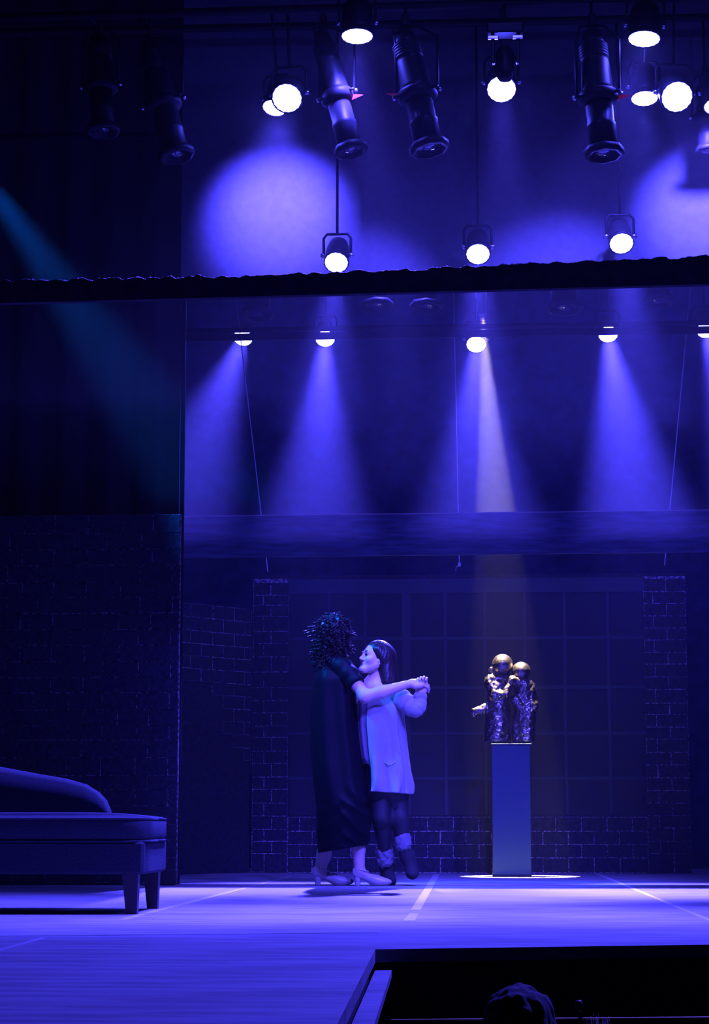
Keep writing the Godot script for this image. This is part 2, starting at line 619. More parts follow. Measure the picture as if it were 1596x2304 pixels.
	var h1 := at(1700, 1147, d)
	var hb := at(413, 1256, d)
	var hd := thing("header_beam", "long painted header board spanning above the doorway", "beam", Vector3(h0.x, hb.y, -d))
	var len := h1.x - h0.x
	var tilt := Basis(Vector3.BACK, atan2(h1.y - h0.y, len))
	obj("face_board", box(begin(), tilt * Vector3(len * 0.5, (h0.y - hb.y) * 0.5, 0), Vector3(len, h0.y - hb.y, 0.03), 0.003, tilt), mats["header_wood_paint"], hd)
	obj("top_rail", box(begin(), tilt * Vector3(len * 0.5, h0.y - hb.y, 0.0), Vector3(len, 0.008, 0.05), 0.001, tilt), mats["faded_tape"], hd)
	obj("back_rail", box(begin(), tilt * Vector3(len * 0.5, 0.03, -0.04), Vector3(len, 0.05, 0.05), 0.003, tilt), mats["black_paint"], hd)
	# --- masking: legs at the left, a teaser above, the border in front, the batten behind
	d = 14.4
	drape("masking_curtain", "black masking curtain hanging beside the bright doorway edge", -5.2, at(404, 1000, d).x, 0.002, 6.5, -d, 11, 0.02, black)
	var post := at(415, 1000, 14.2)
	var ph := thing("stage_post", "slim black upright pole at the edge of the masking curtain", "pole", Vector3(post.x, 0, post.z))
	obj("pole", box(begin(), Vector3(-0.012, 2.2, 0), Vector3(0.03, 4.4, 0.03), 0.004), mats["black_steel"], ph)
	d = 12.2
	var t0 := at(406, 655, d)
	var tz := obj("teaser", box(begin(), Vector3((t0.x + 5.0) * 0.5, (t0.y + 6.5) * 0.5, -d), Vector3(5.0 - t0.x, 6.5 - t0.y, 0.012), 0.002), mats["grey_teaser_cloth"])
	tag(tz, "grey overhead cloth border catching two pale cones of light", "curtain")
	# the ragged front border
	d = 9.7
	var g0 := at(-200, 645, d)
	var g1 := at(1800, 577, d)
	var gb0 := at(-200, 690, d)
	var gb1 := at(1800, 636, d)
	g0 = reach(g0, g1, -7.0)
	gb0 = reach(gb0, gb1, -7.0)
	g1 = reach(g0, g1, 7.0)
	gb1 = reach(gb0, gb1, 7.0)
	var st := begin()
	st.set_smooth_group(-1)
	var f := FastNoiseLite.new()
	f.frequency = 0.06
	f.seed = 4
	f.fractal_octaves = 4
	var n := 2400
	var nap := begin()
	nap.set_smooth_group(-1)
	mat("frayed_nap", Color(0.055, 0.045, 0.056), 1.0)
	for k in n:
		var q := []
		for j in 2:
			var t := float(k + j) / n
			var up := g0.lerp(g1, t)
			var dn := gb0.lerp(gb1, t)
			var sag := 0.008 * sin(t * 25.0) + 0.016 * f.get_noise_2d(float(k + j), 0.0)
			up.y += sag
			q.append([up, dn])
		var w := Vector3(0, 0, 0.02)
		quad(st, q[0][1] + w, q[1][1] + w, q[1][0] + w, q[0][0] + w)
		quad(st, q[1][1] - w, q[0][1] - w, q[0][0] - w, q[1][0] - w)
		quad(st, q[0][0] + w, q[1][0] + w, q[1][0] - w, q[0][0] - w)
		quad(st, q[0][1] - w, q[1][1] - w, q[1][1] + w, q[0][1] + w)
		# the frayed nap along the top
		var nap0 := 0.004 + 0.012 * absf(f.get_noise_2d(k * 3.0, 40.0))
		var nap1 := 0.004 + 0.012 * absf(f.get_noise_2d(k * 3.0 + 3.0, 40.0))
		var nv := Vector3(0, 0, 0.014)
		var tip0: Vector3 = q[0][0] + Vector3(0, nap0, 0)
		var tip1: Vector3 = q[1][0] + Vector3(0, nap1, 0)
		quad(nap, q[0][0] + nv, q[1][0] + nv, tip1, tip0)
		quad(nap, q[1][0] - nv, q[0][0] - nv, tip0, tip1)
	var border := thing("front_border", "black cloth border with a ragged top edge crossing the whole stage", "border")
	obj("cloth", st, mats["black_wool_serge"], border)
	obj("frayed_edge", nap, mats["frayed_nap"], border)
	# the batten and its border strip behind, just over the far lamps
	d = 15.4
	var p0 := at(300, 747, d)
	var p1 := at(1700, 725, d)
	p0 = reach(p0, p1, -7.0)
	p1 = reach(p0, p1, 7.0)
	var bat := thing("lighting_batten", "dark horizontal lighting batten hiding the tops of the far lamps", "batten", Vector3(p0.x, p0.y, -d))
	var v := p1 - p0
	var bt := Basis(Vector3.BACK, atan2(v.y, v.x))
	obj("pipe", rod(begin(), Vector3.ZERO, v, 0.02, -1.0, 14), mats["black_steel"], bat)
	obj("strip_board", box(begin(), bt * Vector3(v.length() * 0.5, -0.045, -0.03), Vector3(v.length(), 0.055, 0.02), 0.002, bt), mats["black_paint"], bat)
	obj("upper_rail", box(begin(), bt * Vector3(v.length() * 0.5, 0.02, -0.04), Vector3(v.length(), 0.008, 0.03), 0.002, bt), mats["bright_steel"], bat)
	# hanging lines that carry the window flat
	var lines := [[[533, 690], [553, 760], [603, 1287], "thin slanting line hanging under the far-left lamp"], [[1022, 690], [1023, 760], [1034, 1270], "thin plumb line with a knotted end above the window"], [[1551, 690], [1546, 760], [1496, 1272], "thin slanting line hanging nearest the right-hand pier"]]
	for ln in lines:
		d = 17.0
		var a := at(ln[0][0], ln[0][1], d)
		var b := at(ln[2][0], ln[2][1], d)
		a = b + (a - b) * ((reach(pipes["lines"][0], pipes["lines"][1], a.x).y - 0.034 - b.y) / (a.y - b.y))
		var cd := thing("hanging_line", ln[3], "cord", b, Basis(), "lines that carry the window flat")
		obj("cord", tube(begin(), [a - b, (a - b) * 0.5, Vector3.ZERO], [0.0042, 0.0042, 0.0042], 6), mats["white_cord"], cd)
		if ln[0][0] == 1022:
			obj("knot", lathe(begin(), [Vector2(0.001, -0.02), Vector2(0.011, -0.012), Vector2(0.013, 0.0), Vector2(0.008, 0.012), Vector2(0.003, 0.018)], 8), mats["white_cord"], cd)
			obj("loose_end", tube(begin(), [Vector3(0, -0.01, 0), Vector3(-0.025, -0.02, 0.01), Vector3(-0.03, -0.05, 0.0)], [0.003, 0.003, 0.002], 5), mats["white_cord"], cd)
	# spike tape on the deck
	var tapes := [
		["white spike tape running downstage beside the dancers", [976, 1967], [990, 1967], [947, 2047], [925, 2047], "cloth_tape"],
		["long slanting spike tape on the right of the plinth", [1337, 1965], [1347, 1965], [1519, 2036], [1507, 2036], "cloth_tape"],
		["worn tail of tape continuing beyond the slanting strip", [1509, 2037], [1521, 2037], [1640, 2085], [1625, 2085], "faded_tape"],
		["faint long tape line crossing behind the chaise legs", [648, 1972], [657, 1972], [284, 2070], [262, 2070], "faded_tape"],
		["faded tape end below the white strip near the edge", [922, 2055], [942, 2055], [934, 2072], [908, 2072], "faded_tape"],
		["faint tape strip on the dim front floor below the chaise", [90, 2110], [105, 2110], [0, 2140], [-20, 2140], "faded_tape"],
	]
	for t in tapes:
		var p := PackedVector2Array()
		for k in range(1, 5):
			var w := on_floor(t[k][0], t[k][1])
			p.append(Vector2(w.x, w.z))
		tag(obj("floor_tape", prism(begin(), p, 0.0, 0.0008), mats[t[5]]), t[0], "tape", "spike tape on the deck")


# ---------------------------------------------------------------- lamps
func facing(dir: Vector3) -> Basis:           # local -z looks along dir
	return Basis.looking_at(dir, Vector3.UP if absf(dir.y) < 0.98 else Vector3.FORWARD)


func led_par(label: String, face: Vector3, dir: Vector3, r: float, energy: float, angle: float, beam: Vector3, pipe: String) -> void:
	var t := thing("stage_par_light", label, "stage light", face, facing(dir), "blue stage par lights")
	var up := t.basis.inverse() * Vector3.UP
	var back := Transform3D(Basis(Vector3.RIGHT, Vector3.BACK, Vector3.UP * -1.0), Vector3.ZERO)    # +y of the lathe runs to the rear of the can
	# scalloped disc of diodes
	var st := begin()
	var n := 32
	var ring := []
	for k in n:
		var a := -TAU * k / n
		var q := r * (0.955 + 0.045 * absf(cos(a * 8.0)))
		ring.append(Vector3(q * cos(a), q * sin(a), 0))
	for k in n:
		tri(st, ring[(k + 1) % n] * 1.0, ring[k], Vector3.ZERO)
	obj("diode_face", st, mats["blue_diodes"], t)
	obj("rim", lathe(begin(), [Vector2(r * 1.0, 0.004), Vector2(r * 1.01, 0.0), Vector2(r * 1.10, -0.002), Vector2(r * 1.12, 0.012), Vector2(r * 1.05, 0.03)], 32, back), mats["lamp_housing"], t)
	obj("can", lathe(begin(), [Vector2(r * 1.04, 0.012), Vector2(r * 1.05, 0.05), Vector2(r * 1.0, 0.14), Vector2(r * 0.85, 0.19), Vector2(r * 0.5, 0.215)], 28, back), mats["lamp_housing"], t)
	var yoke := begin()
	var mid := Vector3(0, 0, 0.08)
	var rise := (up - Vector3.RIGHT * up.x)
	rise = rise.normalized() * r * 1.9
	for s in [-1.0, 1.0]:
		tube(yoke, [mid + Vector3(s * r * 1.18, 0, 0), mid + Vector3(s * r * 1.2, 0, 0) + rise * 0.8, mid + Vector3(s * r * 0.9, 0, 0) + rise, mid + rise], [0.008], 6)
	var fork := obj("yoke", yoke, mats["black_steel"], t)
	for s in [-1.0, 1.0]:
		obj("yoke_knob", lathe(begin(), [Vector2(0.012, -0.012), Vector2(0.014, 0.0), Vector2(0.012, 0.016)], 10, along(mid + Vector3(s * r * 1.2, 0, 0), mid + Vector3(s * r * 1.4, 0, 0))), mats["bright_steel"], fork)
	hanger(t, t.transform * (mid + rise), pipe)
	var l := SpotLight3D.new()
	l.name = "par_beam"
	l.light_color = BLUE.linear_to_srgb()
	l.light_energy = energy
	l.spot_angle = angle
	l.spot_angle_attenuation = 1.0
	l.spot_range = 30.0
	l.spot_attenuation = 2.0
	l.light_size = r * 0.8
	l.shadow_enabled = true
	t.add_child(l)
	l.transform = Transform3D(t.basis.inverse() * facing(beam), Vector3(0, 0, -0.02))


func hanger(t: Node3D, from: Vector3, pipe: String) -> void:          # a drop rod that ends against the underside of the pipe
	var p: Vector3 = reach(pipes[pipe][0], pipes[pipe][1], from.x)
	var to := p + (from - p).normalized() * 0.0252
	var inv := t.transform.affine_inverse()
	obj("hanger", rod(begin(), inv * from, inv * to, 0.008, -1.0, 8), mats["black_steel"], t)


func ellipsoidal(label: String, top: Vector3, tip: Vector3, r: float, gel: int, pipe: String, turn := 0.0) -> void:
	# a profile spot: lamp cap, ribbed housing, shutter collar, lens barrel, colour frame
	var t := thing("profile_spotlight", label, "stage light", top, Basis(), "unlit profile spotlights")
	var ax := along(Vector3.ZERO, tip - top)
	ax.basis = ax.basis * Basis(Vector3.UP, turn)
	var l := top.distance_to(tip)
	obj("lamp_cap", lathe(begin(), [Vector2(r * 0.35, -l * 0.10), Vector2(r * 0.6, -l * 0.07), Vector2(r * 0.72, 0.0), Vector2(r * 0.78, l * 0.04)], 20, ax), mats["lamp_housing"], t)
	var prof := [Vector2(r * 0.78, l * 0.04)]
	for k in 5:
		var y := l * (0.05 + 0.025 * k)
		prof.append(Vector2(r * 0.92, y))
		prof.append(Vector2(r * 0.92, y + l * 0.012))
		prof.append(Vector2(r * 0.84, y + l * 0.014))
	prof.append_array([Vector2(r * 0.9, l * 0.2), Vector2(r * 1.0, l * 0.42), Vector2(r * 1.12, l * 0.47)])
	obj("reflector_housing", lathe(begin(), prof, 24, ax), mats["lamp_housing"], t)
	var collar := obj("shutter_collar", lathe(begin(), [Vector2(r * 1.2, l * 0.46), Vector2(r * 1.28, l * 0.48), Vector2(r * 1.28, l * 0.52), Vector2(r * 1.1, l * 0.545)], 24, ax), mats["black_steel"], t)
	for k in 3:
		var a := k * TAU / 3.0 + 0.4
		var o := ax * Vector3(cos(a) * r * 1.25, l * 0.5, sin(a) * r * 1.25)
		var o2 := ax * Vector3(cos(a) * r * 1.65, l * 0.51, sin(a) * r * 1.65)
		obj("shutter_handle", rod(begin(), o, o2, r * 0.10, r * 0.12, 8), mats["black_steel"], collar)
	var barrel := obj("lens_barrel", lathe(begin(), [Vector2(r * 0.86, l * 0.53), Vector2(r * 0.86, l * 0.72), Vector2(r * 0.92, l * 0.73), Vector2(r * 0.92, l * 0.76), Vector2(r * 0.88, l * 0.77), Vector2(r * 0.9, l * 0.95)], 24, ax), mats["lamp_housing"], t)
	obj("colour_frame", lathe(begin(), [Vector2(r * 0.95, l * 0.93), Vector2(r * 1.28, l * 0.94), Vector2(r * 1.3, l * 0.99), Vector2(r * 1.0, l), Vector2(r * 0.92, l * 0.975)], 8, ax), mats["black_steel"], barrel)
	obj("lens", lathe(begin(), [Vector2(r * 0.9, l * 0.94), Vector2(r * 0.7, l * 0.965), Vector2(r * 0.3, l * 0.985), Vector2(r * 0.02, l * 0.99)], 24, ax), mats["lens_glass"], barrel)
	if gel > 0:
		var s := 1.0 if gel == 1 else -1.0
		var g := begin()
		var c := ax * Vector3(0, l * 0.5, 0)
		g.set_smooth_group(-1)
		var p := [c + Vector3(s * r * 1.1, 0.012, 0.02), c + Vector3(s * r * 1.1, -0.022, 0.02), c + Vector3(s * r * 2.0, -0.004, 0.05)]
		tri(g, p[0], p[1], p[2])
		tri(g, p[2], p[1], p[0])
		obj("gel_scrap", g, mats["red_gel"], t)
	var yoke := begin()
	var side := ax.basis.x
	for s in [-1.0, 1.0]:
		tube(yoke, [ax * Vector3(s * r * 1.32, l * 0.48, 0), ax * Vector3(s * r * 1.35, l * 0.48, 0) + Vector3(0, l * 0.45, 0), Vector3(side.x * s * r * 0.8, 0.0, 0) + Vector3(0, l * 0.12, 0), Vector3(0, l * 0.13, 0)], [0.008], 6)
	var fork := obj("yoke", yoke, mats["black_steel"], t)
	obj("clamp", box(begin(), Vector3(0, l * 0.17, 0), Vector3(0.04, 0.07, 0.05), 0.008), mats["black_steel"], t)
	hanger(t, top + Vector3(0, l * 0.17, 0), pipe)
	for s in [-1.0, 1.0]:
		obj("knob", lathe(begin(), [Vector2(0.010, 0.0), Vector2(0.015, 0.008), Vector2(0.012, 0.02)], 10, along(ax * Vector3(s * r * 1.34, l * 0.48, 0), ax * Vector3(s * r * 2.0, l * 0.48, 0))), mats["bright_steel"], fork)


func tilt_dir(down: float, yaw := 0.0) -> Vector3:         # down: degrees under the horizontal, towards the audience; yaw: degrees to the right
	var c := cos(deg_to_rad(down))
	return Vector3(sin(deg_to_rad(yaw)) * c, -sin(deg_to_rad(down)), cos(deg_to_rad(yaw)) * c)


func make_lamps() -> void:
	glow("blue_diodes", Color(0.066, 0.062, 1.0), 230.0)
	glow("warm_lamp", Color(1.0, 0.86, 0.66), 12.0)
	# the far row, over the window flat, pointing down and out at the audience
	var far := [
		[547, 760, -6.0, "far-row blue lamp hung above the slanting line"],
		[732, 762, 2.0, "far-row blue lamp half hidden by the batten over the dancers"],
		[1072, 775, 0.0, "round blue lamp hanging just under the batten beside the warm beam"],
		[1369, 752, 2.0, "half-disc blue lamp under the batten right of the warm beam"],
		[1590, 742, 6.0, "half-disc blue lamp cut by the right edge of the picture"],
	]
	for k in far.size():
		var v: Array = far[k]
		led_par(v[3], at(v[0], v[1], 18.0), tilt_dir(47.0, v[2]), 0.083, [620.0, 900.0, 900.0, 1200.0, 1200.0][k], 11.5, tilt_dir([39.0, 45.0, 40.0, 44.0, 39.0][k], v[2]), "far")
	# the middle row, peeping over the ragged border
	var mid := [
		[757, 591, -2.0, "round blue lamp just over the ragged border above the dancers"],
		[1076, 572, 0.0, "round blue lamp just over the ragged border at its middle"],
		[1399, 548, 3.0, "flat-topped blue lamp over the ragged border further right"],
	]
	for v in mid:
		led_par(v[3], at(v[0], v[1], 11.9), tilt_dir(47.0, v[2]), 0.066, 130.0, 15.0, tilt_dir(58.0, v[2]), "middle")
	# the near row, high up
	led_par("flat oval blue lamp topmost between two hanging spotlights", at(804, 82, 11.0), tilt_dir(82.0, 0.0), 0.083, 50.0, 24.0, at(800, 1640, 13.9) - at(804, 82, 11.0), "near")
	led_par("flat oval blue lamp topmost at the right", at(1450, 88, 11.0), tilt_dir(80.0, -20.0), 0.083, 50.0, 24.0, at(930, 1640, 14.2) - at(1450, 88, 11.0), "near")
	led_par("large round blue lamp at the head of the left pale cone", at(646, 221, 11.2), tilt_dir(38.0, -6.0), 0.080, 40.0, 14.0, tilt_dir(60.0, 4.0), "near")
	led_par("half hidden blue lamp tucked behind the large round one", at(618, 243, 11.45), tilt_dir(68.0, -18.0), 0.066, 46.0, 32.0, Vector3(-0.03, -0.33, -0.75), "near")
	led_par("blue lamp with a dark bite out of its top", at(1129, 201, 11.3), tilt_dir(47.0, 0.0), 0.078, 50.0, 14.0, tilt_dir(62.0, 0.0), "near")
	led_par("oval blue lamp close against the biggest round one", at(1451, 222, 11.4), tilt_dir(76.0, 0.0), 0.072, 25.0, 30.0, tilt_dir(100.0), "near")
	led_par("biggest round blue lamp high at the right edge", at(1524, 218, 11.2), tilt_dir(36.0, 8.0), 0.083, 40.0, 14.0, tilt_dir(60.0, 0.0), "near")
	led_par("blue lamp beyond the right edge lighting the cloth", at(1612, 238, 11.45), tilt_dir(68.0, 18.0), 0.066, 46.0, 32.0, Vector3(0.02, -0.33, -0.75), "near")
	# overhead wash for the apron, hung above the front rows out of the picture
	for v in [[2.3, -9.8, -0.6, -6.0, 36.0, 130.0, "overhead blue wash lamp above the right of the stage front"], [0.2, -9.85, -2.3, -9.75, 28.0, 230.0, "overhead blue wash lamp slanting down on the chaise"]]:
		var wash := (Vector3(v[2], 0, v[3]) - Vector3(v[0], 5.0, v[1])).normalized()
		led_par(v[6], Vector3(v[0], 5.0, v[1]), wash, 0.083, v[5], v[4], wash, "apron")
	for v in [[2.0, -8.2, "overhead blue lamp hung out in front, aimed at the couple from the right"], [0.4, -8.2, "overhead blue lamp hung out in front, aimed straight at the couple"]]:
		var from := Vector3(v[0], 5.0, v[1])
		var to := Vector3(-0.1, 0.7, -14.6)
		led_par(v[2], from, (to - from).normalized(), 0.083, 125.0, 13.0, (to - from).normalized(), "house")
	led_par("blue top light hidden behind the overhead cloth above the couple", at(905, 420, 13.1), Vector3(-0.06, -1, -0.12), 0.083, 35.0, 22.0, at(850, 1700, 13.8) - at(905, 420, 13.1), "shaded")
	# the unlit profile spots
	var es := [
		[728, 96, 792, 345, 11.25, 0.073, 1, "unlit spotlight hanging left of the topmost oval lamp"],
		[912, 92, 968, 340, 11.0, 0.085, 2, "large unlit spotlight hanging right of the topmost oval lamp"],
		[1334, 92, 1360, 352, 11.0, 0.085, 1, "unlit spotlight hanging between the bitten lamp and the oval one"],
		[340, 118, 398, 355, 11.22, 0.080, 0, "dim unlit spotlight in the dark upper left"],
		[222, 95, 232, 300, 11.5, 0.075, 0, "barely lit spotlight deepest in the upper left darkness"],
		[1588, 190, 1592, 345, 11.9, 0.060, 0, "unlit spotlight at the right edge under the biggest lamp"],
		[835, 540, 848, 692, 13.4, 0.085, 0, "unlit spotlight below the ragged border showing its oval rim"],
		[962, 540, 960, 694, 13.4, 0.085, 0, "unlit spotlight below the ragged border left of the warm lamp"],
		[1268, 530, 1271, 698, 13.4, 0.095, 0, "unlit spotlight below the ragged border with a lit side knob"],
		[1478, 520, 1482, 682, 13.4, 0.085, 0, "unlit spotlight below the ragged border nearest the right"],
		[590, 560, 578, 712, 13.4, 0.085, 0, "unlit spotlight below the ragged border over the far-left lamp"],
	]
	for e in es:
		ellipsoidal(e[7], at(e[0], e[1], e[4]), at(e[2], e[3], e[4] - 0.08), e[5], e[6], ("middle" if e[4] > 11.6 else "near") if e[1] < 250 else "shaded")
	# the dark moving head that covers the top of one lamp
	var mh := at(1137, 60, 11.0)
	var m := thing("moving_head_light", "dark round-nosed unlit lamp in front of the bitten blue one", "stage light", mh)
	var low := at(1137, 184, 11.0) - mh
	obj("head", lathe(begin(), [Vector2(0.004, 0.0), Vector2(0.030, 0.006), Vector2(0.044, 0.025), Vector2(0.05, 0.06), Vector2(0.05, 0.16), Vector2(0.035, 0.19)], 24, Transform3D(Basis(), low)), mats["lamp_housing"], m)
	for s in [-1.0, 1.0]:
		obj("yoke_arm", box(begin(), Vector3(s * 0.066, low.y * 0.42, 0), Vector3(0.02, 0.16, 0.04), 0.005), mats["lamp_housing"], m)
		obj("side_plate", box(begin(), Vector3(s * 0.066, low.y * 0.23, 0.03), Vector3(0.06, 0.02, 0.02), 0.004), mats["bright_steel"], m)
	obj("base", box(begin(), Vector3(0, -0.02, 0), Vector3(0.2, 0.06, 0.12), 0.01), mats["lamp_housing"], m)
	hanger(m, mh + Vector3(0, 0.01, 0), "near")
	# the small warm spot straight above the statue
	var lamp := at(1086, 706, 16.55)
	var aim := at(1170, 1969, 16.45)
	var w := thing("pin_spotlight", "small warm white pin spot shining down on the statue", "stage light", lamp)
	var ax := along(Vector3.ZERO, lamp - aim)
	obj("lens", lathe(begin(), [Vector2(0.002, -0.002), Vector2(0.027, 0.0), Vector2(0.027, 0.004)], 20, ax), mats["warm_lamp"], w)
	obj("barrel", lathe(begin(), [Vector2(0.03, -0.004), Vector2(0.034, 0.0), Vector2(0.034, 0.12), Vector2(0.045, 0.13), Vector2(0.045, 0.26), Vector2(0.02, 0.29)], 20, ax), mats["lamp_housing"], w)
	hanger(w, lamp + ax * Vector3(0, 0.2, 0), "lines")
	var l := SpotLight3D.new()
	l.name = "pin_beam"
	l.light_color = Color(1.0, 0.80, 0.55).linear_to_srgb()
	l.light_energy = 300.0
	l.spot_angle = 5.9
	l.spot_angle_attenuation = 0.12
	l.spot_range = 20.0
	l.spot_attenuation = 2.0
	l.light_size = 0.02
	l.shadow_enabled = true
	w.add_child(l)
	l.transform = Transform3D(facing(aim - lamp), (aim - lamp).normalized() * 0.02)
	# the teal side light, just out of the picture on the left
	var tl := at(-45, 385, 13.2)
	var ta := at(735, 1490, 13.95)
	glow("teal_diodes", Color(0.0, 0.2, 0.8), 15.0)
	var s := thing("side_light", "teal stage light hung past the left edge of the picture", "stage light", tl, facing(ta - tl))
	var bk := Transform3D(Basis(Vector3.RIGHT, Vector3.BACK, Vector3.UP * -1.0), Vector3.ZERO)
	obj("diode_face", lathe(begin(), [Vector2(0.07, 0.0), Vector2(0.07, 0.003)], 24, bk), mats["teal_diodes"], s)
	obj("can", lathe(begin(), [Vector2(0.075, -0.01), Vector2(0.085, 0.0), Vector2(0.085, 0.14), Vector2(0.05, 0.2)], 24, bk), mats["lamp_housing"], s)
	obj("drop_rod", rod(begin(), s.basis.inverse() * Vector3(0, 0.05, 0), s.basis.inverse() * Vector3(0, 6.5 - tl.y, 0), 0.012, -1.0, 8), mats["black_steel"], s)
	var k := SpotLight3D.new()
	k.name = "side_beam"
	k.light_color = Color(0.0, 0.11, 0.8).linear_to_srgb()
	k.light_energy = 95.0
	k.spot_angle = 10.0
	k.spot_angle_attenuation = 0.6
	k.spot_range = 30.0
	k.spot_attenuation = 2.0
	k.light_size = 0.06
	k.shadow_enabled = true
	s.add_child(k)
	k.position = Vector3(0, 0, -0.03)


# ---------------------------------------------------------------- continuous bodies: smooth unions of tapered capsules and ellipsoids, meshed as surface nets
class Prim:
	var round_cone := true
	var hollow := false
	var a: Vector3
	var ba: Vector3
	var l: float
	var ra: float
	var rb: float
	var rad: Vector3
	var inv: Basis
	var k: float
	var c: Vector3
	var r: float

	func dist(p: Vector3) -> float:
		var pa := p - a
		if round_cone:
			var h := clampf(pa.dot(ba) / l, 0.0, 1.0)
			return (pa - ba * h).length() - lerpf(ra, rb, h)
		var s := (inv * pa) / rad
		var k0 := s.length()
		if k0 < 1e-5:
			return -minf(rad.x, minf(rad.y, rad.z))
		return k0 * (k0 - 1.0) / (s / rad).length()


func cap(a: Vector3, b: Vector3, ra: float, rb: float, k := 0.03) -> Prim:
	var q := Prim.new()
	q.a = a
	q.ba = b - a
	q.l = maxf((b - a).length_squared(), 1e-9)
	q.ra = ra
	q.rb = rb
	q.k = k
	q.c = (a + b) * 0.5
	q.r = a.distance_to(b) * 0.5 + maxf(ra, rb)
	return q


func ell(c: Vector3, r: Vector3, turn := Basis(), k := 0.03) -> Prim:
	var q := Prim.new()
	q.round_cone = false
	q.a = c
	q.rad = r
	q.inv = turn.inverse()
	q.k = k
	q.c = c
	q.r = maxf(r.x, maxf(r.y, r.z))
	return q


func cut(q: Prim) -> Prim:
	q.hollow = true
	return q


func dist_all(prims: Array[Prim], p: Vector3) -> float:
	var d := 1e3
	for q in prims:
		var e := q.dist(p)
		var k := q.k
		if q.hollow:
			e = -e
			var h := maxf(k - absf(d - e), 0.0) / k
			d = maxf(d, e) + h * h * k * 0.25
		else:
			var h := maxf(k - absf(d - e), 0.0) / k
			d = minf(d, e) - h * h * k * 0.25
	return d


func net(given: Array, cell: float, parts: Array, bump = null) -> void:     # appends [vertices, indices] to parts
	const B := 8
	var prims: Array[Prim] = []
	prims.assign(given)
	var lo := Vector3.ONE * 1e9
	var hi := -lo
	for q in prims:
		if not q.hollow:
			lo = lo.min(q.c - Vector3.ONE * (q.r + 0.02))
			hi = hi.max(q.c + Vector3.ONE * (q.r + 0.02))
	var nb := Vector3i(((hi - lo) / (cell * B)).ceil())
	var verts := PackedVector3Array()
	var where := {}
	var side := {}
	var reach := cell * B * 0.88
	var n := B + 1
	var vals := PackedFloat32Array()
	vals.resize(n * n * n)
	for bx in nb.x:
		for by in nb.y:
			for bz in nb.z:
				var o := lo + Vector3(bx, by, bz) * cell * B
				var mid := o + Vector3.ONE * cell * B * 0.5
				var near: Array[Prim] = []
				var least := 1e3
				for q in prims:
					var e := q.dist(mid)
					if e < reach + q.k + 0.02:
						near.append(q)
					if not q.hollow:
						least = minf(least, e - q.k * 0.6)
				if near.is_empty() or least > reach + 0.01 or dist_all(near, mid) < -reach * 1.6:
					continue
				var i := 0
				for x in n:
					for y in n:
						for z in n:
							var p := o + Vector3(x, y, z) * cell
							var v := dist_all(near, p)
							if bump != null and absf(v) < 0.03:
								v += bump.call(p)
							vals[i] = v
							i += 1
				for x in B:
					for y in B:
						for z in B:
							var m := 0
							var sum := Vector3.ZERO
							var cnt := 0
							var c := [vals[(x * n + y) * n + z], vals[(x * n + y) * n + z + 1], vals[(x * n + y + 1) * n + z], vals[(x * n + y + 1) * n + z + 1], vals[((x + 1) * n + y) * n + z], vals[((x + 1) * n + y) * n + z + 1], vals[((x + 1) * n + y + 1) * n + z], vals[((x + 1) * n + y + 1) * n + z + 1]]
							if c[0] < 0.0 and c[1] < 0.0 and c[2] < 0.0 and c[3] < 0.0 and c[4] < 0.0 and c[5] < 0.0 and c[6] < 0.0 and c[7] < 0.0:
								continue
							if c[0] >= 0.0 and c[1] >= 0.0 and c[2] >= 0.0 and c[3] >= 0.0 and c[4] >= 0.0 and c[5] >= 0.0 and c[6] >= 0.0 and c[7] >= 0.0:
								continue
							for b in 8:
								if c[b] < 0.0:
									m |= 1 << b
							for a in 8:
								for s in [1, 2, 4]:
									var b: int = a | s
									if b != a and (c[a] < 0.0) != (c[b] < 0.0):
										var t: float = c[a] / (c[a] - c[b])
										var pa := Vector3((a >> 2) & 1, (a >> 1) & 1, a & 1)
										var pb := Vector3((b >> 2) & 1, (b >> 1) & 1, b & 1)
										sum += pa.lerp(pb, t)
										cnt += 1
							var key := Vector3i(bx * B + x, by * B + y, bz * B + z)
							where[key] = verts.size()
							side[key] = m
							verts.append(o + (Vector3(x, y, z) + sum / cnt) * cell)
	var idx := PackedInt32Array()
	var axes := [[4, Vector3i(0, 1, 0), Vector3i(0, 0, 1)], [2, Vector3i(0, 0, 1), Vector3i(1, 0, 0)], [1, Vector3i(1, 0, 0), Vector3i(0, 1, 0)]]
	for key in where:
		var m: int = side[key]
		for ax in axes:
			var inside := m & 1
			var other: int = 1 if m & (1 << ax[0]) else 0
			if inside == other:
				continue
			var k1: Vector3i = key - ax[1]
			var k2: Vector3i = key - ax[1] - ax[2]
			var k3: Vector3i = key - ax[2]
			if not (where.has(k1) and where.has(k2) and where.has(k3)):
				continue
			var a: int = where[key]
			var b: int = where[k1]
			var c: int = where[k2]
			var d: int = where[k3]
			if inside:
				idx.append_array(PackedInt32Array([a, c, b, a, d, c]))
			else:
				idx.append_array(PackedInt32Array([a, b, c, a, c, d]))
	parts.append([verts, idx])


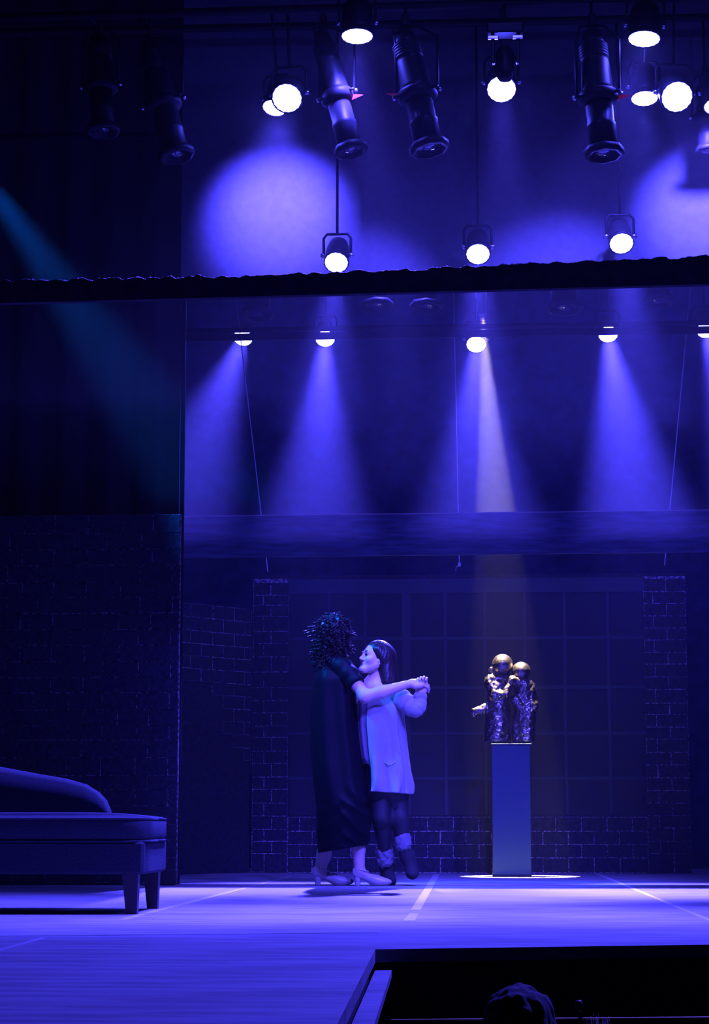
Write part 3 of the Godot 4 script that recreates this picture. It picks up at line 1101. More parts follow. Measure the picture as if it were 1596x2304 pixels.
func skin_mesh(parts: Array) -> ArrayMesh:
	var verts := PackedVector3Array()
	var idx := PackedInt32Array()
	for p in parts:
		var first := verts.size()
		verts.append_array(p[0])
		for i in p[1]:
			idx.append(i + first)
	var nor := PackedVector3Array()
	nor.resize(verts.size())
	for k in range(0, idx.size(), 3):
		var f := (verts[idx[k + 2]] - verts[idx[k]]).cross(verts[idx[k + 1]] - verts[idx[k]])
		for j in 3:
			nor[idx[k + j]] += f
	for k in nor.size():
		nor[k] = nor[k].normalized()
	var arr := []
	arr.resize(Mesh.ARRAY_MAX)
	arr[Mesh.ARRAY_VERTEX] = verts
	arr[Mesh.ARRAY_NORMAL] = nor
	arr[Mesh.ARRAY_INDEX] = idx
	var m := ArrayMesh.new()
	m.add_surface_from_arrays(Mesh.PRIMITIVE_TRIANGLES, arr)
	return m


func cloth(rows: Array, n: int, base: Vector3, fold = null, start := 0.0, span := TAU, thick := 0.004, power := 2.0) -> SurfaceTool:
	# rows: [centre, half width along x, half depth along z]; fold(theta, t) pushes the cloth out along its normal; an open span leaves the front undone
	var st := begin()
	var closed := is_equal_approx(span, TAU)
	var outer := []
	var inner := []
	for i in rows.size():
		var r: Array = rows[i]
		var ro := []
		var ri := []
		for k in (n if closed else n + 1):
			var a := start + span * k / n
			var c := signf(cos(a)) * pow(absf(cos(a)), 2.0 / power)
			var s := signf(sin(a)) * pow(absf(sin(a)), 2.0 / power)
			var e: float = fold.call(a, float(i) / (rows.size() - 1)) if fold != null else 0.0
			var tip: Vector3 = r[3] if r.size() > 3 else Vector3.ZERO
			ro.append(r[0] - base + Vector3(c * (r[1] + e), 0, s * (r[2] + e)) + tip * c)
			ri.append(r[0] - base + Vector3(c * (r[1] + e - thick), 0, s * (r[2] + e - thick)) + tip * c)
		outer.append(ro)
		inner.append(ri)
	var m: int = outer[0].size()
	for i in rows.size() - 1:
		for k in (m if closed else m - 1):
			var k2 := (k + 1) % m
			quad(st, outer[i][k2], outer[i][k], outer[i + 1][k], outer[i + 1][k2])
			quad(st, inner[i][k], inner[i][k2], inner[i + 1][k2], inner[i + 1][k])
	var last := rows.size() - 1
	for k in (m if closed else m - 1):
		var k2 := (k + 1) % m
		quad(st, outer[0][k], outer[0][k2], inner[0][k2], inner[0][k])
		quad(st, outer[last][k2], outer[last][k], inner[last][k], inner[last][k2])
	if not closed:
		for i in last:
			quad(st, outer[i][0], inner[i][0], inner[i + 1][0], outer[i + 1][0])
			quad(st, outer[i + 1][m - 1], inner[i + 1][m - 1], inner[i][m - 1], outer[i][m - 1])
	return st


func hand_prims(out: Array, wrist: Vector3, dir: Vector3, back: Vector3, thumb_side: float, curls: Array, thumb_dir: Vector3, size := 1.0) -> void:
	# palm of four metacarpals, four unequal jointed fingers, a thumb that leaves the side of the palm
	var y := dir.normalized()
	var z := (back - y * back.dot(y)).normalized()
	var x := y.cross(z) * thumb_side          # points to the thumb
	var k := 0.010 * size
	var lens := [[0.040, 0.024, 0.019], [0.044, 0.028, 0.020], [0.041, 0.025, 0.019], [0.032, 0.019, 0.017]]
	for f in 4:
		var off := (0.028 - 0.0185 * f) * size
		var knuckle := wrist + y * (0.082 - 0.004 * absf(f - 1.0)) * size + x * off + z * (0.004 - 0.002 * absf(f - 1.2)) * size
		out.append(cap(wrist + x * off * 0.55 + y * 0.012 * size, knuckle, 0.014 * size, 0.0105 * size, 0.016 * size))
		var p := knuckle
		var ang := 0.0
		for j in 3:
			ang += deg_to_rad(curls[f] * [0.9, 1.15, 0.7][j])
			var d := y * cos(ang) - z * sin(ang) + x * 0.03 * (1.5 - f)
			var q: Vector3 = p + d.normalized() * lens[f][j] * size
			out.append(cap(p, q, [0.0098, 0.0088, 0.0080][j] * size, [0.0088, 0.0080, 0.0066][j] * size, k * 0.35))
			p = q
	out.append(ell(wrist + y * 0.04 * size - z * 0.004 * size, Vector3(0.036, 0.042, 0.014) * size, Basis(x * thumb_side, y, z), 0.02 * size))
	var t0 := wrist + y * 0.022 * size + x * 0.026 * size - z * 0.006 * size
	var td := thumb_dir.normalized()
	var t1 := t0 + (td * 0.8 + x * 0.4).normalized() * 0.038 * size
	var t2 := t1 + td * 0.030 * size
	var t3 := t2 + (td * 0.9 - z * 0.2).normalized() * 0.024 * size
	out.append(cap(t0, t1, 0.015 * size, 0.0115 * size, 0.014 * size))
	out.append(cap(t1, t2, 0.0110 * size, 0.0096 * size, 0.004))
	out.append(cap(t2, t3, 0.0098 * size, 0.0076 * size, 0.004))


# ---------------------------------------------------------------- furniture
func make_furniture() -> void:
	var weave := noise_tex(0.09, [[0.3, 0.72], [0.7, 1.0]], 3, 51)
	var fab := textured(mat("grey_upholstery", Color(0.066, 0.074, 0.09), 0.92), weave, Vector3(6, 2.2, 6), false)
	fab.metallic_specular = 0.12
	var wood := mat("dark_leg_wood", Color(0.03, 0.022, 0.02), 0.45)
	# the chaise: seat cushion over an upholstered base, a low back that sweeps down, tapered legs
	var zf := -9.42
	var zb := -10.12
	var xr := at(323, 1900, 9.42).x
	var xl := xr - 1.75
	var c := thing("chaise_longue", "low upholstered chaise longue with a sweeping back and tapered legs", "chaise", Vector3(xr, 0, zf))
	var w := xr - xl
	var dep := zf - zb
	# base
	obj("base_frame", box(begin(), Vector3(-w * 0.5 + 0.005, 0.245, -dep * 0.5), Vector3(w - 0.01, 0.145, dep - 0.01), 0.012), fab, c)
	# crowned cushion
	var rings := []
	var n := 40
	var prof := [[0.318, -0.010], [0.326, 0.006], [0.34, 0.012], [0.40, 0.012], [0.414, 0.008], [0.424, -0.004], [0.431, -0.06], [0.440, -0.16], [0.444, -0.26], [0.445, -0.33]]
	for p in prof:
		var ring := []
		for k in n:
			var a := -TAU * k / n
			var ex := 0.16
			var cx := signf(cos(a)) * pow(absf(cos(a)), ex)
			var cz := signf(sin(a)) * pow(absf(sin(a)), ex)
			var droop := 0.0
			ring.append(Vector3(-w * 0.5 + cx * (w * 0.5 + p[1]), p[0] - droop, -dep * 0.5 + cz * (dep * 0.5 + p[1])))
		rings.append(ring)
	obj("seat_cushion", ring_loft(begin(), rings), fab, c)
	for y in [0.415, 0.317]:
		var pts := []
		for k in 41:
			var a := TAU * k / 40
			var ex := 0.16
			pts.append(Vector3(-w * 0.5 + signf(cos(a)) * pow(absf(cos(a)), ex) * (w * 0.5 + 0.008), y, -dep * 0.5 + signf(sin(a)) * pow(absf(sin(a)), ex) * (dep * 0.5 + 0.008)))
		obj("piping", tube(begin(), pts, [0.006], 6), fab, c)
	# back
	var keys := [[-620, 1640], [-400, 1655], [-200, 1690], [0, 1726], [80, 1741], [150, 1753], [195, 1766], [222, 1783], [238, 1801], [247, 1822], [249, 1838], [249, 1850]]
	var up := []
	for k in keys:
		var q := at(k[0], k[1], 10.06)
		up.append(Vector3(maxf(q.x - xr, -w + 0.02), q.y, 0))
	var fine := []
	for i in up.size() - 1:
		for j in 4:
			fine.append(up[i].lerp(up[i + 1], j / 4.0))
	fine.append(up[up.size() - 1])
	var brings := []
	for q in fine:
		var ring := []
		var t := 0.055
		var lowy := 0.40
		var shape := [[-1.0, 0.0], [-1.0, 0.9], [-0.8, 0.985], [-0.3, 1.0], [0.3, 1.0], [0.8, 0.985], [1.0, 0.9], [1.0, 0.0]]
		for s in shape:
			ring.append(Vector3(q.x, lerpf(lowy, q.y + 0.002, s[1]) if s[1] > 0 else lowy, -dep + 0.065 + s[0] * t))
		brings.append(ring)
	obj("backrest", ring_loft(begin(), brings), fab, c)
	# legs
	for l in [[-0.115, -0.045], [-0.115, -dep + 0.05], [-w + 0.1, -0.045], [-w + 0.1, -dep + 0.05]]:
		var st := begin()
		st.set_smooth_group(-1)
		var rr := []
		for e in [[0.0, 0.024, 0.0], [0.09, 0.030, 0.0], [0.185, 0.036, 0.0]]:
			var ring := []
			for s in [[1, 1], [1, -1], [-1, -1], [-1, 1]]:
				ring.append(Vector3(l[0] + 0.062 + s[0] * e[1] - (e[1] - 0.024) * 0.6, e[0], l[1] + s[1] * e[1]))
			rr.append(ring)
		obj("leg", ring_loft(st, rr), wood, c)
	# the plinth
	var pf := at(1153, 1971, 16.3)
	var pw := 0.288
	var ph := at(1153, 1673, 16.3).y
	var pl := thing("plinth", "tall square painted plinth carrying the foil statue", "plinth", Vector3(pf.x, 0, -16.3))
	obj("shaft", box(begin(), Vector3(0, ph * 0.5 - 0.004, -pw * 0.5), Vector3(pw, ph - 0.012, pw), 0.003), mats["plinth_paint"], pl)
	obj("top_board", box(begin(), Vector3(0.003, ph - 0.005, -pw * 0.5), Vector3(pw + 0.02, 0.010, pw + 0.02), 0.002), mats["plinth_paint"], pl)
	obj("base_strip", box(begin(), Vector3(0, 0.009, -pw * 0.5), Vector3(pw + 0.008, 0.018, pw + 0.008), 0.002), mats["black_paint"], pl)


func make_statue() -> void:
	var d := 16.44
	var ph := at(1153, 1673, 16.3).y
	var base := Vector3(at(1150, 1668, d).x, ph + 0.002, -d)
	var s := func(px: float, py: float, z := 0.0) -> Vector3: return at(px, py, d) - base + Vector3(0, 0, z)
	var foil := textured(mat("bronze_foil", Color(0.56, 0.47, 0.38), 0.32, 1.0), noise_tex(0.03, [[0.3, 0.55], [0.7, 1.0]], 4, 61), Vector3(5, 5, 5), false)
	var f := FastNoiseLite.new()
	f.noise_type = FastNoiseLite.TYPE_CELLULAR
	f.cellular_return_type = FastNoiseLite.RETURN_DISTANCE
	f.frequency = 30.0
	f.seed = 5
	var g := FastNoiseLite.new()
	g.frequency = 14.0
	g.seed = 9
	var crumple := func(p: Vector3) -> float: return f.get_noise_3dv(p) * 0.020 + g.get_noise_3dv(p) * 0.008
	var soft := func(p: Vector3) -> float: return f.get_noise_3dv(p) * 0.004
	var t := thing("foil_statue", "crumpled bronze foil statue of an embracing couple with ball heads", "statue", base)
	var body := [
		cap(s.call(1122, 1545), s.call(1122, 1600), 0.074, 0.072, 0.03), cap(s.call(1122, 1600), s.call(1118, 1664), 0.072, 0.078, 0.03), cap(s.call(1108, 1610), s.call(1106, 1664), 0.04, 0.045, 0.03), cap(s.call(1134, 1610), s.call(1136, 1664), 0.03, 0.034, 0.02),
		cap(s.call(1104, 1531, 0.0), s.call(1150, 1528, 0.0), 0.036, 0.030, 0.03), cap(s.call(1105, 1533, 0.03), s.call(1112, 1566, 0.06), 0.036, 0.032, 0.02), cap(s.call(1112, 1566, 0.06), s.call(1138, 1562, 0.085), 0.030, 0.022, 0.015),
		cap(s.call(1108, 1588, 0.02), s.call(1086, 1597, 0.04), 0.030, 0.022, 0.02), cap(s.call(1086, 1597, 0.04), s.call(1069, 1601, 0.05), 0.022, 0.016, 0.02), cap(s.call(1069, 1601, 0.05), s.call(1066, 1608, 0.05), 0.014, 0.010, 0.01),
		cap(s.call(1106, 1507, -0.01), s.call(1122, 1524, 0.0), 0.012, 0.018, 0.01),
	]
	var mate := [
		cap(s.call(1180, 1552), s.call(1182, 1605), 0.066, 0.066, 0.03), cap(s.call(1182, 1605), s.call(1183, 1662), 0.066, 0.062, 0.03), cap(s.call(1164, 1618), s.call(1164, 1664), 0.026, 0.034, 0.02),
		cap(s.call(1152, 1532, 0.05), s.call(1178, 1536, 0.03), 0.026, 0.032, 0.02), cap(s.call(1152, 1532, 0.055), s.call(1136, 1562, 0.085), 0.026, 0.020, 0.012),
		cap(s.call(1192, 1544, 0.01), s.call(1199, 1590, 0.03), 0.032, 0.028, 0.02), cap(s.call(1199, 1590, 0.03), s.call(1188, 1620, 0.06), 0.028, 0.022, 0.02), cap(s.call(1160, 1575, 0.05), s.call(1178, 1600, 0.06), 0.03, 0.02, 0.02),
	]
	for q in [body, mate]:
		q.append(cut(cap(Vector3(0, -10, 0), Vector3(0, -10, 0), 10.019, 10.019, 0.004)))
	var parts := []
	net(body, 0.006, parts, crumple)
	obj("taller_figure", skin_mesh(parts), foil, t)
	parts = []
	net(mate, 0.006, parts, crumple)
	obj("shorter_figure", skin_mesh(parts), foil, t)
	parts = []
	net([cap(s.call(1131, 1495), s.call(1131, 1495.5), 0.0785, 0.0785)], 0.006, parts, soft)
	obj("ball_head", skin_mesh(parts), foil, t)
	parts = []
	net([cap(s.call(1173, 1510.5), s.call(1173, 1511), 0.071, 0.071)], 0.006, parts, soft)
	obj("ball_head", skin_mesh(parts), foil, t)


# ---------------------------------------------------------------- people
func shoe(parent: Node3D, heel: Vector3, toe: Vector3, long: float, m: Material, dark: Material) -> void:
	# a closed character shoe: heel at the back, low vamp, strap over the instep; the foot points from heel to toe
	var x := (toe - heel).normalized()
	x.y = 0
	x = x.normalized()
	var z := x.cross(Vector3.UP)
	var k := long / 0.25
	var p := func(a: float, y: float, s := 0.0) -> Vector3: return heel + x * a * k + Vector3.UP * y + z * s
	var turn := Basis(x, Vector3.UP, -z)
	var low := Basis(turn * Basis(Vector3.BACK, -0.32))
	var prims := [
		ell(p.call(0.195, 0.026), Vector3(0.058 * k, 0.024, 0.036), turn, 0.02), ell(p.call(0.150, 0.036), Vector3(0.06 * k, 0.032, 0.039), low, 0.03),
		cap(p.call(0.145, 0.030, 0.0), p.call(0.05, 0.068), 0.026, 0.024, 0.03), ell(p.call(0.030, 0.084), Vector3(0.034 * k, 0.030, 0.029), turn, 0.025),
		cap(p.call(0.018, 0.100), p.call(0.02, 0.075), 0.026, 0.028, 0.02), cut(ell(p.call(0.065, 0.122), Vector3(0.055 * k, 0.034, 0.021), low, 0.012)),
		cut(cap(p.call(-0.1, -0.04), p.call(0.4, -0.04), 0.043, 0.043, 0.006)),
	]
	var parts := []
	net(prims, 0.005, parts)
	var s := obj("shoe", skin_mesh(parts), m, parent)
	var rings := []
	for e in [[0.0, 0.020, 0.012], [0.012, 0.019, 0.012], [0.035, 0.021, 0.012], [0.066, 0.029, 0.014]]:
		var ring := []
		for j in 12:
			var a := -TAU * j / 12
			ring.append(p.call(0.018 + (e[2] - 0.006) * 1.0, e[0]) + x * cos(a) * e[1] * 0.95 + z * sin(a) * e[1])
		rings.append(ring)
	obj("shoe_heel", ring_loft(begin(), rings), m, s)
	var strap := []
	for j in 25:
		var a := TAU * j / 24.0
		strap.append(p.call(0.048 + 0.046 * cos(a), 0.104 - 0.012 * cos(a), 0.036 * sin(a)))
	obj("strap", tube(begin(), strap, [0.0042], 6), m, s)


func boot(parent: Node3D, knee: Vector3, ankle: Vector3, heel: Vector3, toe: Vector3, m: Material, fuzz: Material, cuff0: Vector3, cuff1: Vector3, cr: float) -> void:
	var parts := []
	var ball := heel.lerp(toe, 0.68)
	net([cap(cuff0, ankle, cr * 0.86, 0.042, 0.03), cap(ankle, heel + Vector3(0, 0.035, 0), 0.042, 0.034, 0.03), cap(heel + Vector3(0, 0.03, 0), ball + Vector3(0, 0.02, 0), 0.033, 0.036, 0.03), cap(ball + Vector3(0, 0.02, 0), toe + Vector3(0, 0.02, 0), 0.036, 0.026, 0.02), cap(ankle, ball + Vector3(0, 0.025, 0), 0.04, 0.03, 0.03)], 0.008, parts)
	var b := obj("boot", skin_mesh(parts), m, parent)
	var f := FastNoiseLite.new()
	f.frequency = 26.0
	f.seed = 3
	f.fractal_octaves = 3
	parts = []
	var ax := (cuff1 - cuff0)
	var curl := func(q: Vector3) -> float: return f.get_noise_3dv(q) * 0.010
	net([cap(cuff0 + ax * 0.12, cuff1 - ax * 0.12, cr, cr * 1.06, 0.02), cap(cuff0 + ax * 0.4, cuff1 - ax * 0.2, cr * 1.06, cr * 1.08, 0.02)], 0.006, parts, curl)
	obj("cuff", skin_mesh(parts), fuzz, b)


func curly_hair(parent: Node3D, spots: Array, m: Material) -> void:
	# hundreds of ringlets rooted on the skull and hanging down: one mass of hair
	var r := RandomNumberGenerator.new()
	r.seed = 12
	var st := begin()
	for s in spots:
		for k in int(s[3]):
			var u := Vector3(r.randfn(0, 1), r.randfn(0, 1), r.randfn(0, 1)).normalized()
			var root: Vector3 = s[0] + u * s[1] * r.randf_range(0.72, 1.0)
			var fall: float = s[2] * r.randf_range(0.5, 1.2)
			var way := (Vector3(u.x * 0.3, -1.0, u.z * 0.3)).normalized() if u.y < 0.55 else (u + Vector3(u.x, -0.3, u.z)).normalized()
			var rad := r.randf_range(0.006, 0.010)
			var ph := r.randf() * TAU
			var pts := []
			var rr := []
			for j in 17:
				var t := j / 16.0
				var droop := Vector3(u.x * 0.02 * t, -0.35 * fall * t * t if u.y >= 0.55 else 0.0, u.z * 0.02 * t)
				var a := ph + t * fall / 0.03 * TAU
				pts.append(root + way * fall * t + droop + Vector3(cos(a), 0.15 * sin(a * 2.0), sin(a)) * rad)
				rr.append(0.0062 * (1.0 - 0.35 * t))
			tube(st, pts, rr, 5)
	var h := obj("hair", st, m, parent)
	h.set_meta("label", "dark curly ringlets")


func head_prims(out: Array, o: Vector3, b: Basis, k := 1.0) -> void:      # b.z looks out of the face
	var p := func(x: float, y: float, z: float) -> Vector3: return o + b * (Vector3(x, y, z) * k)
	var r := func(x: float, y: float, z: float) -> Vector3: return Vector3(x, y, z) * k
	out.append(ell(p.call(0, 0.030, -0.018), r.call(0.073, 0.088, 0.094), b, 0.03))
	out.append(ell(p.call(0, -0.030, 0.028), r.call(0.056, 0.074, 0.056), b, 0.04))
	for s in [-1.0, 1.0]:
		out.append(cap(p.call(s * 0.052, -0.048, 0.0), p.call(s * 0.012, -0.093, 0.066), 0.017 * k, 0.015 * k, 0.03))
		out.append(ell(p.call(s * 0.037, -0.026, 0.058), r.call(0.024, 0.022, 0.022), b, 0.02))
	out.append(cap(p.call(-0.009, -0.094, 0.080), p.call(0.009, -0.094, 0.080), 0.017 * k, 0.017 * k, 0.02))
	out.append(cap(p.call(-0.034, 0.022, 0.070), p.call(0.034, 0.022, 0.070), 0.011 * k, 0.011 * k, 0.02))
	for s in [-1.0, 1.0]:
		out.append(cut(ell(p.call(s * 0.030, 0.006, 0.094), r.call(0.017, 0.011, 0.016), b, 0.012)))
	out.append(cap(p.call(0, 0.014, 0.080), p.call(0, -0.024, 0.104), 0.0075 * k, 0.0100 * k, 0.012))
	for s in [-1.0, 1.0]:
		out.append(ell(p.call(s * 0.0105, -0.029, 0.092), r.call(0.0085, 0.0075, 0.010), b, 0.008))
		out.append(ell(p.call(s * 0.030, 0.004, 0.073), r.call(0.012, 0.011, 0.012), b, 0.004))
		out.append(ell(p.call(s * 0.074, -0.010, -0.004), r.call(0.009, 0.028, 0.017), b * Basis(Vector3.RIGHT, -0.2), 0.01))
	out.append(cap(p.call(-0.017, -0.0535, 0.082), p.call(0.017, -0.0535, 0.082), 0.0065 * k, 0.0065 * k, 0.010))
	out.append(cap(p.call(-0.014, -0.0690, 0.082), p.call(0.014, -0.0690, 0.082), 0.0072 * k, 0.0072 * k, 0.010))
	out.append(cut(cap(p.call(-0.018, -0.0612, 0.096), p.call(0.018, -0.0612, 0.096), 0.0042 * k, 0.0042 * k, 0.004)))


func make_dancers() -> void:
	var skin := mat("skin", Color(0.52, 0.36, 0.30), 0.5)
	skin.subsurf_scatter_enabled = true
	skin.subsurf_scatter_strength = 0.08
	var dress := textured(mat("black_jersey", Color(0.0035, 0.004, 0.007), 0.55), noise_tex(0.05, [[0.3, 0.7], [0.7, 1.0]], 3, 71), Vector3(3, 3, 3), false)
	dress.rim_enabled = true
	dress.rim = 0.1
	dress.metallic_specular = 0.2
	var hair := mat("dark_hair", Color(0.012, 0.008, 0.007), 0.40)
	hair.metallic_specular = 0.38
	var knit := textured(mat("cream_knit", Color(0.52, 0.50, 0.50), 0.95), noise_tex(0.11, [[0.35, 0.62], [0.65, 1.0]], 2, 72), Vector3(7, 10, 7), false)
	knit.rim_enabled = true
	knit.rim = 0.4
	relief(knit, noise_tex(0.11, [[0.35, 0.0], [0.65, 1.0]], 2, 72), 0.3)
	var shirt := textured(mat("mauve_shirt", Color(0.22, 0.19, 0.24), 0.9), noise_tex(0.06, [[0.35, 0.75], [0.65, 1.0]], 3, 73), Vector3(8, 8, 8), false)
	var tights := mat("black_leggings", Color(0.012, 0.012, 0.014), 0.6)
	var leather := mat("tan_shoe_leather", Color(0.45, 0.40, 0.38), 0.35)
	var suede := mat("black_suede", Color(0.010, 0.010, 0.012), 0.9)
	var fleece := textured(mat("fleece_cuff", Color(0.40, 0.36, 0.42), 1.0), noise_tex(0.08, [[0.4, 0.15], [0.6, 1.0]], 3, 74), Vector3(9, 9, 9), false)
	dancer_in_dress(skin, dress, hair, leather)
	dancer_in_cardigan(skin, knit, shirt, hair, tights, suede, fleece)


func dancer_in_dress(skin: Material, dress: Material, hair: Material, leather: Material) -> void:
	var d := 13.9
	var base := on_floor(770, 1990)
	base.z = -d
	base.y = 0.0
	var t := thing("person", "dancer in a long black dress and heels with dark curly hair", "person", base, Basis(), "the dancing couple")
	var p := func(px: float, py: float, near := 0.0) -> Vector3: return at(px, py, d - near) - base
	var parts := []
	# skin: neck, both arms, legs
	var head: Vector3 = p.call(753, 1428, 0.0)
	var body := [
		cap(p.call(745, 1452), p.call(737, 1492), 0.050, 0.056, 0.03), cap(p.call(748, 1508), p.call(752, 1600), 0.075, 0.09, 0.05), cap(p.call(752, 1600), p.call(756, 1700), 0.09, 0.10, 0.05),
		cap(p.call(742, 1496), p.call(778, 1508, 0.10), 0.055, 0.052, 0.05), cap(p.call(778, 1508, 0.10), p.call(822, 1567, 0.20), 0.047, 0.040, 0.03), cap(p.call(822, 1568, 0.20), p.call(860, 1557, 0.20), 0.0415, 0.041, 0.025), cap(p.call(860, 1557, 0.20), p.call(922, 1538, 0.17), 0.041, 0.025, 0.02),
		cap(p.call(742, 1496), p.call(776, 1516, -0.14), 0.055, 0.050, 0.05), cap(p.call(776, 1516, -0.14), p.call(808, 1560, -0.20), 0.045, 0.038, 0.03), cap(p.call(808, 1560, -0.20), p.call(862, 1556, -0.16), 0.038, 0.027, 0.03), cap(p.call(862, 1556, -0.16), p.call(882, 1558, -0.13), 0.026, 0.022, 0.02),
		cap(p.call(746, 1700, -0.05), p.call(738, 1840, -0.06), 0.085, 0.055, 0.04), cap(p.call(738, 1840, -0.06), p.call(729, 1925, -0.06), 0.055, 0.046, 0.03), cap(p.call(729, 1925, -0.06), p.call(720, 1958, -0.06), 0.046, 0.036, 0.02),
		cap(p.call(772, 1700, 0.04), p.call(796, 1830, 0.04), 0.085, 0.048, 0.04), cap(p.call(796, 1830, 0.04), p.call(807, 1912, 0.05), 0.048, 0.042, 0.03), cap(p.call(807, 1912, 0.05), p.call(809, 1960, 0.06), 0.042, 0.036, 0.02),
		cap(p.call(718, 1960, -0.06), p.call(752, 1981, -0.06), 0.032, 0.022, 0.02), cap(p.call(809, 1962, 0.06), p.call(840, 1980, 0.06), 0.032, 0.022, 0.02),
	]
	net(body, 0.013, parts)
	var hp := []
	var look := Vector3(0.80, -0.18, -0.40).normalized()
	var rt := Vector3.UP.cross(look).normalized()
	head_prims(hp, head, Basis(rt, look.cross(rt), look), 0.98)
	net(hp, 0.004, parts)
	var hnd := []
	hand_prims(hnd, p.call(924, 1538, 0.17), Vector3(1.0, 0.10, -0.28), Vector3(-0.1, 0.72, 0.70), 1.0, [34.0, 36.0, 40.0, 46.0], Vector3(0.75, 0.35, -0.5), 0.98)
	hnd.append(cap(p.call(905, 1543, 0.175), p.call(926, 1537, 0.17), 0.028, 0.021, 0.02))
	net(hnd, 0.003, parts)
	hnd = []
	hand_prims(hnd, p.call(882, 1558, -0.13), Vector3(0.6, 0.1, 0.75), Vector3(0.6, 0.1, -0.7), -1.0, [20.0, 20.0, 22.0, 24.0], Vector3(0.2, 0.9, 0.4), 0.95)
	net(hnd, 0.0045, parts)
	obj("body", skin_mesh(parts), skin, t)
	# the dress
	var wide := [[1484, 734, 745], [1490, 726, 757], [1500, 716, 778], [1520, 710, 796], [1545, 706, 799], [1580, 703, 801], [1620, 701, 804], [1660, 701, 808], [1700, 703, 813], [1740, 706, 819], [1780, 710, 826], [1808, 712, 832], [1825, 713, 833], [1850, 714, 831], [1880, 715, 831], [1900, 716, 830], [1913, 716, 829]]
	var rows := []
	for i in wide.size() - 1:
		for j in 4:
			var q := []
			for c in 3:
				q.append(lerpf(wide[i][c], wide[i + 1][c], j / 4.0))
			var l: Vector3 = p.call(q[1], q[0])
			var r: Vector3 = p.call(q[2], q[0])
			var depth: float = mix_curve([Vector2(1484, 0.05), Vector2(1500, 0.10), Vector2(1530, 0.15), Vector2(1650, 0.17), Vector2(1800, 0.20), Vector2(1913, 0.17)], q[0])
			var hem: float = maxf(0.0, (q[0] - 1840.0) / 73.0)
			rows.append([(l + r) * 0.5 + base, (r.x - l.x) * 0.5, depth, Vector3(0, 0.028 * hem, 0)])
	var fold := func(a: float, tt: float) -> float:
		# long hanging folds above, swags that sweep round the front below the knee
		var long := 0.010 * sin(a * 7.0 + 1.5 * tt) * smoothstep(0.05, 0.4, tt) * (1.0 - smoothstep(0.6, 0.8, tt))
		var cx := cos(a - 0.5)
		var sw := 0.016 * pow(0.5 + 0.5 * sin((tt - 0.18 * cx * cx * signf(cos(a))) * 62.0 + 2.0 * cos(a)), 2.0) * smoothstep(0.60, 0.74, tt + 0.06 * cos(a)) * (0.35 + 0.65 * maxf(0.0, cos(a - 0.6))) * (1.0 - 0.6 * smoothstep(0.9, 1.0, tt))
		return long + sw
	var gown := obj("dress", cloth(rows, 96, base, fold, 0.0, TAU, 0.005, 2.2), dress, t)
	var sl := begin()
	var sp := [p.call(738, 1490, 0.01), p.call(752, 1494, 0.05), p.call(772, 1503, 0.09), p.call(788, 1521, 0.13), p.call(803, 1541, 0.165)]
	var sr := [0.048, 0.066, 0.070, 0.064, 0.056]
	var spts := []
	var srad := []
	for i in 33:
		var u := i / 8.0
		var j := mini(int(u), 3)
		spts.append(sp[j].lerp(sp[j + 1], u - j))
		srad.append(lerpf(sr[j], sr[j + 1], u - j) + 0.003 * sin(u * 7.0) * smoothstep(1.5, 3.0, u))
	tube(sl, spts, srad, 24)
	obj("sleeve", sl, dress, gown)
	sl = begin()
	tube(sl, [p.call(744, 1492, -0.02), p.call(760, 1499, -0.08), p.call(778, 1514, -0.14), p.call(795, 1540, -0.18)], [0.045, 0.062, 0.062, 0.056], 20)
	obj("sleeve", sl, dress, gown)
	# hair
	curly_hair(t, [[p.call(752, 1419), 0.102, 0.036, 520], [p.call(742, 1436), 0.085, 0.10, 190], [p.call(738, 1455), 0.07, 0.11, 110], [p.call(763, 1438), 0.066, 0.08, 110], [p.call(724, 1478, 0.0), 0.035, 0.06, 40]], hair)
	parts = []
	var cr := FastNoiseLite.new()
	cr.frequency = 22.0
	var curls := func(q: Vector3) -> float: return cr.get_noise_3dv(q) * 0.022
	net([ell(p.call(753, 1417), Vector3(0.096, 0.112, 0.104)), ell(p.call(744, 1447), Vector3(0.075, 0.08, 0.085))], 0.008, parts, curls)
	obj("hair_cap", skin_mesh(parts), hair, t)
	# shoes
	shoe(t, p.call(707, 1990, -0.06) * Vector3(1, 0, 1), p.call(792, 1990, -0.06) * Vector3(1, 0, 1), 0.255, leather, leather)
	shoe(t, p.call(797, 1990, 0.06) * Vector3(1, 0, 1), p.call(876, 1990, 0.06) * Vector3(1, 0, 1), 0.240, leather, leather)


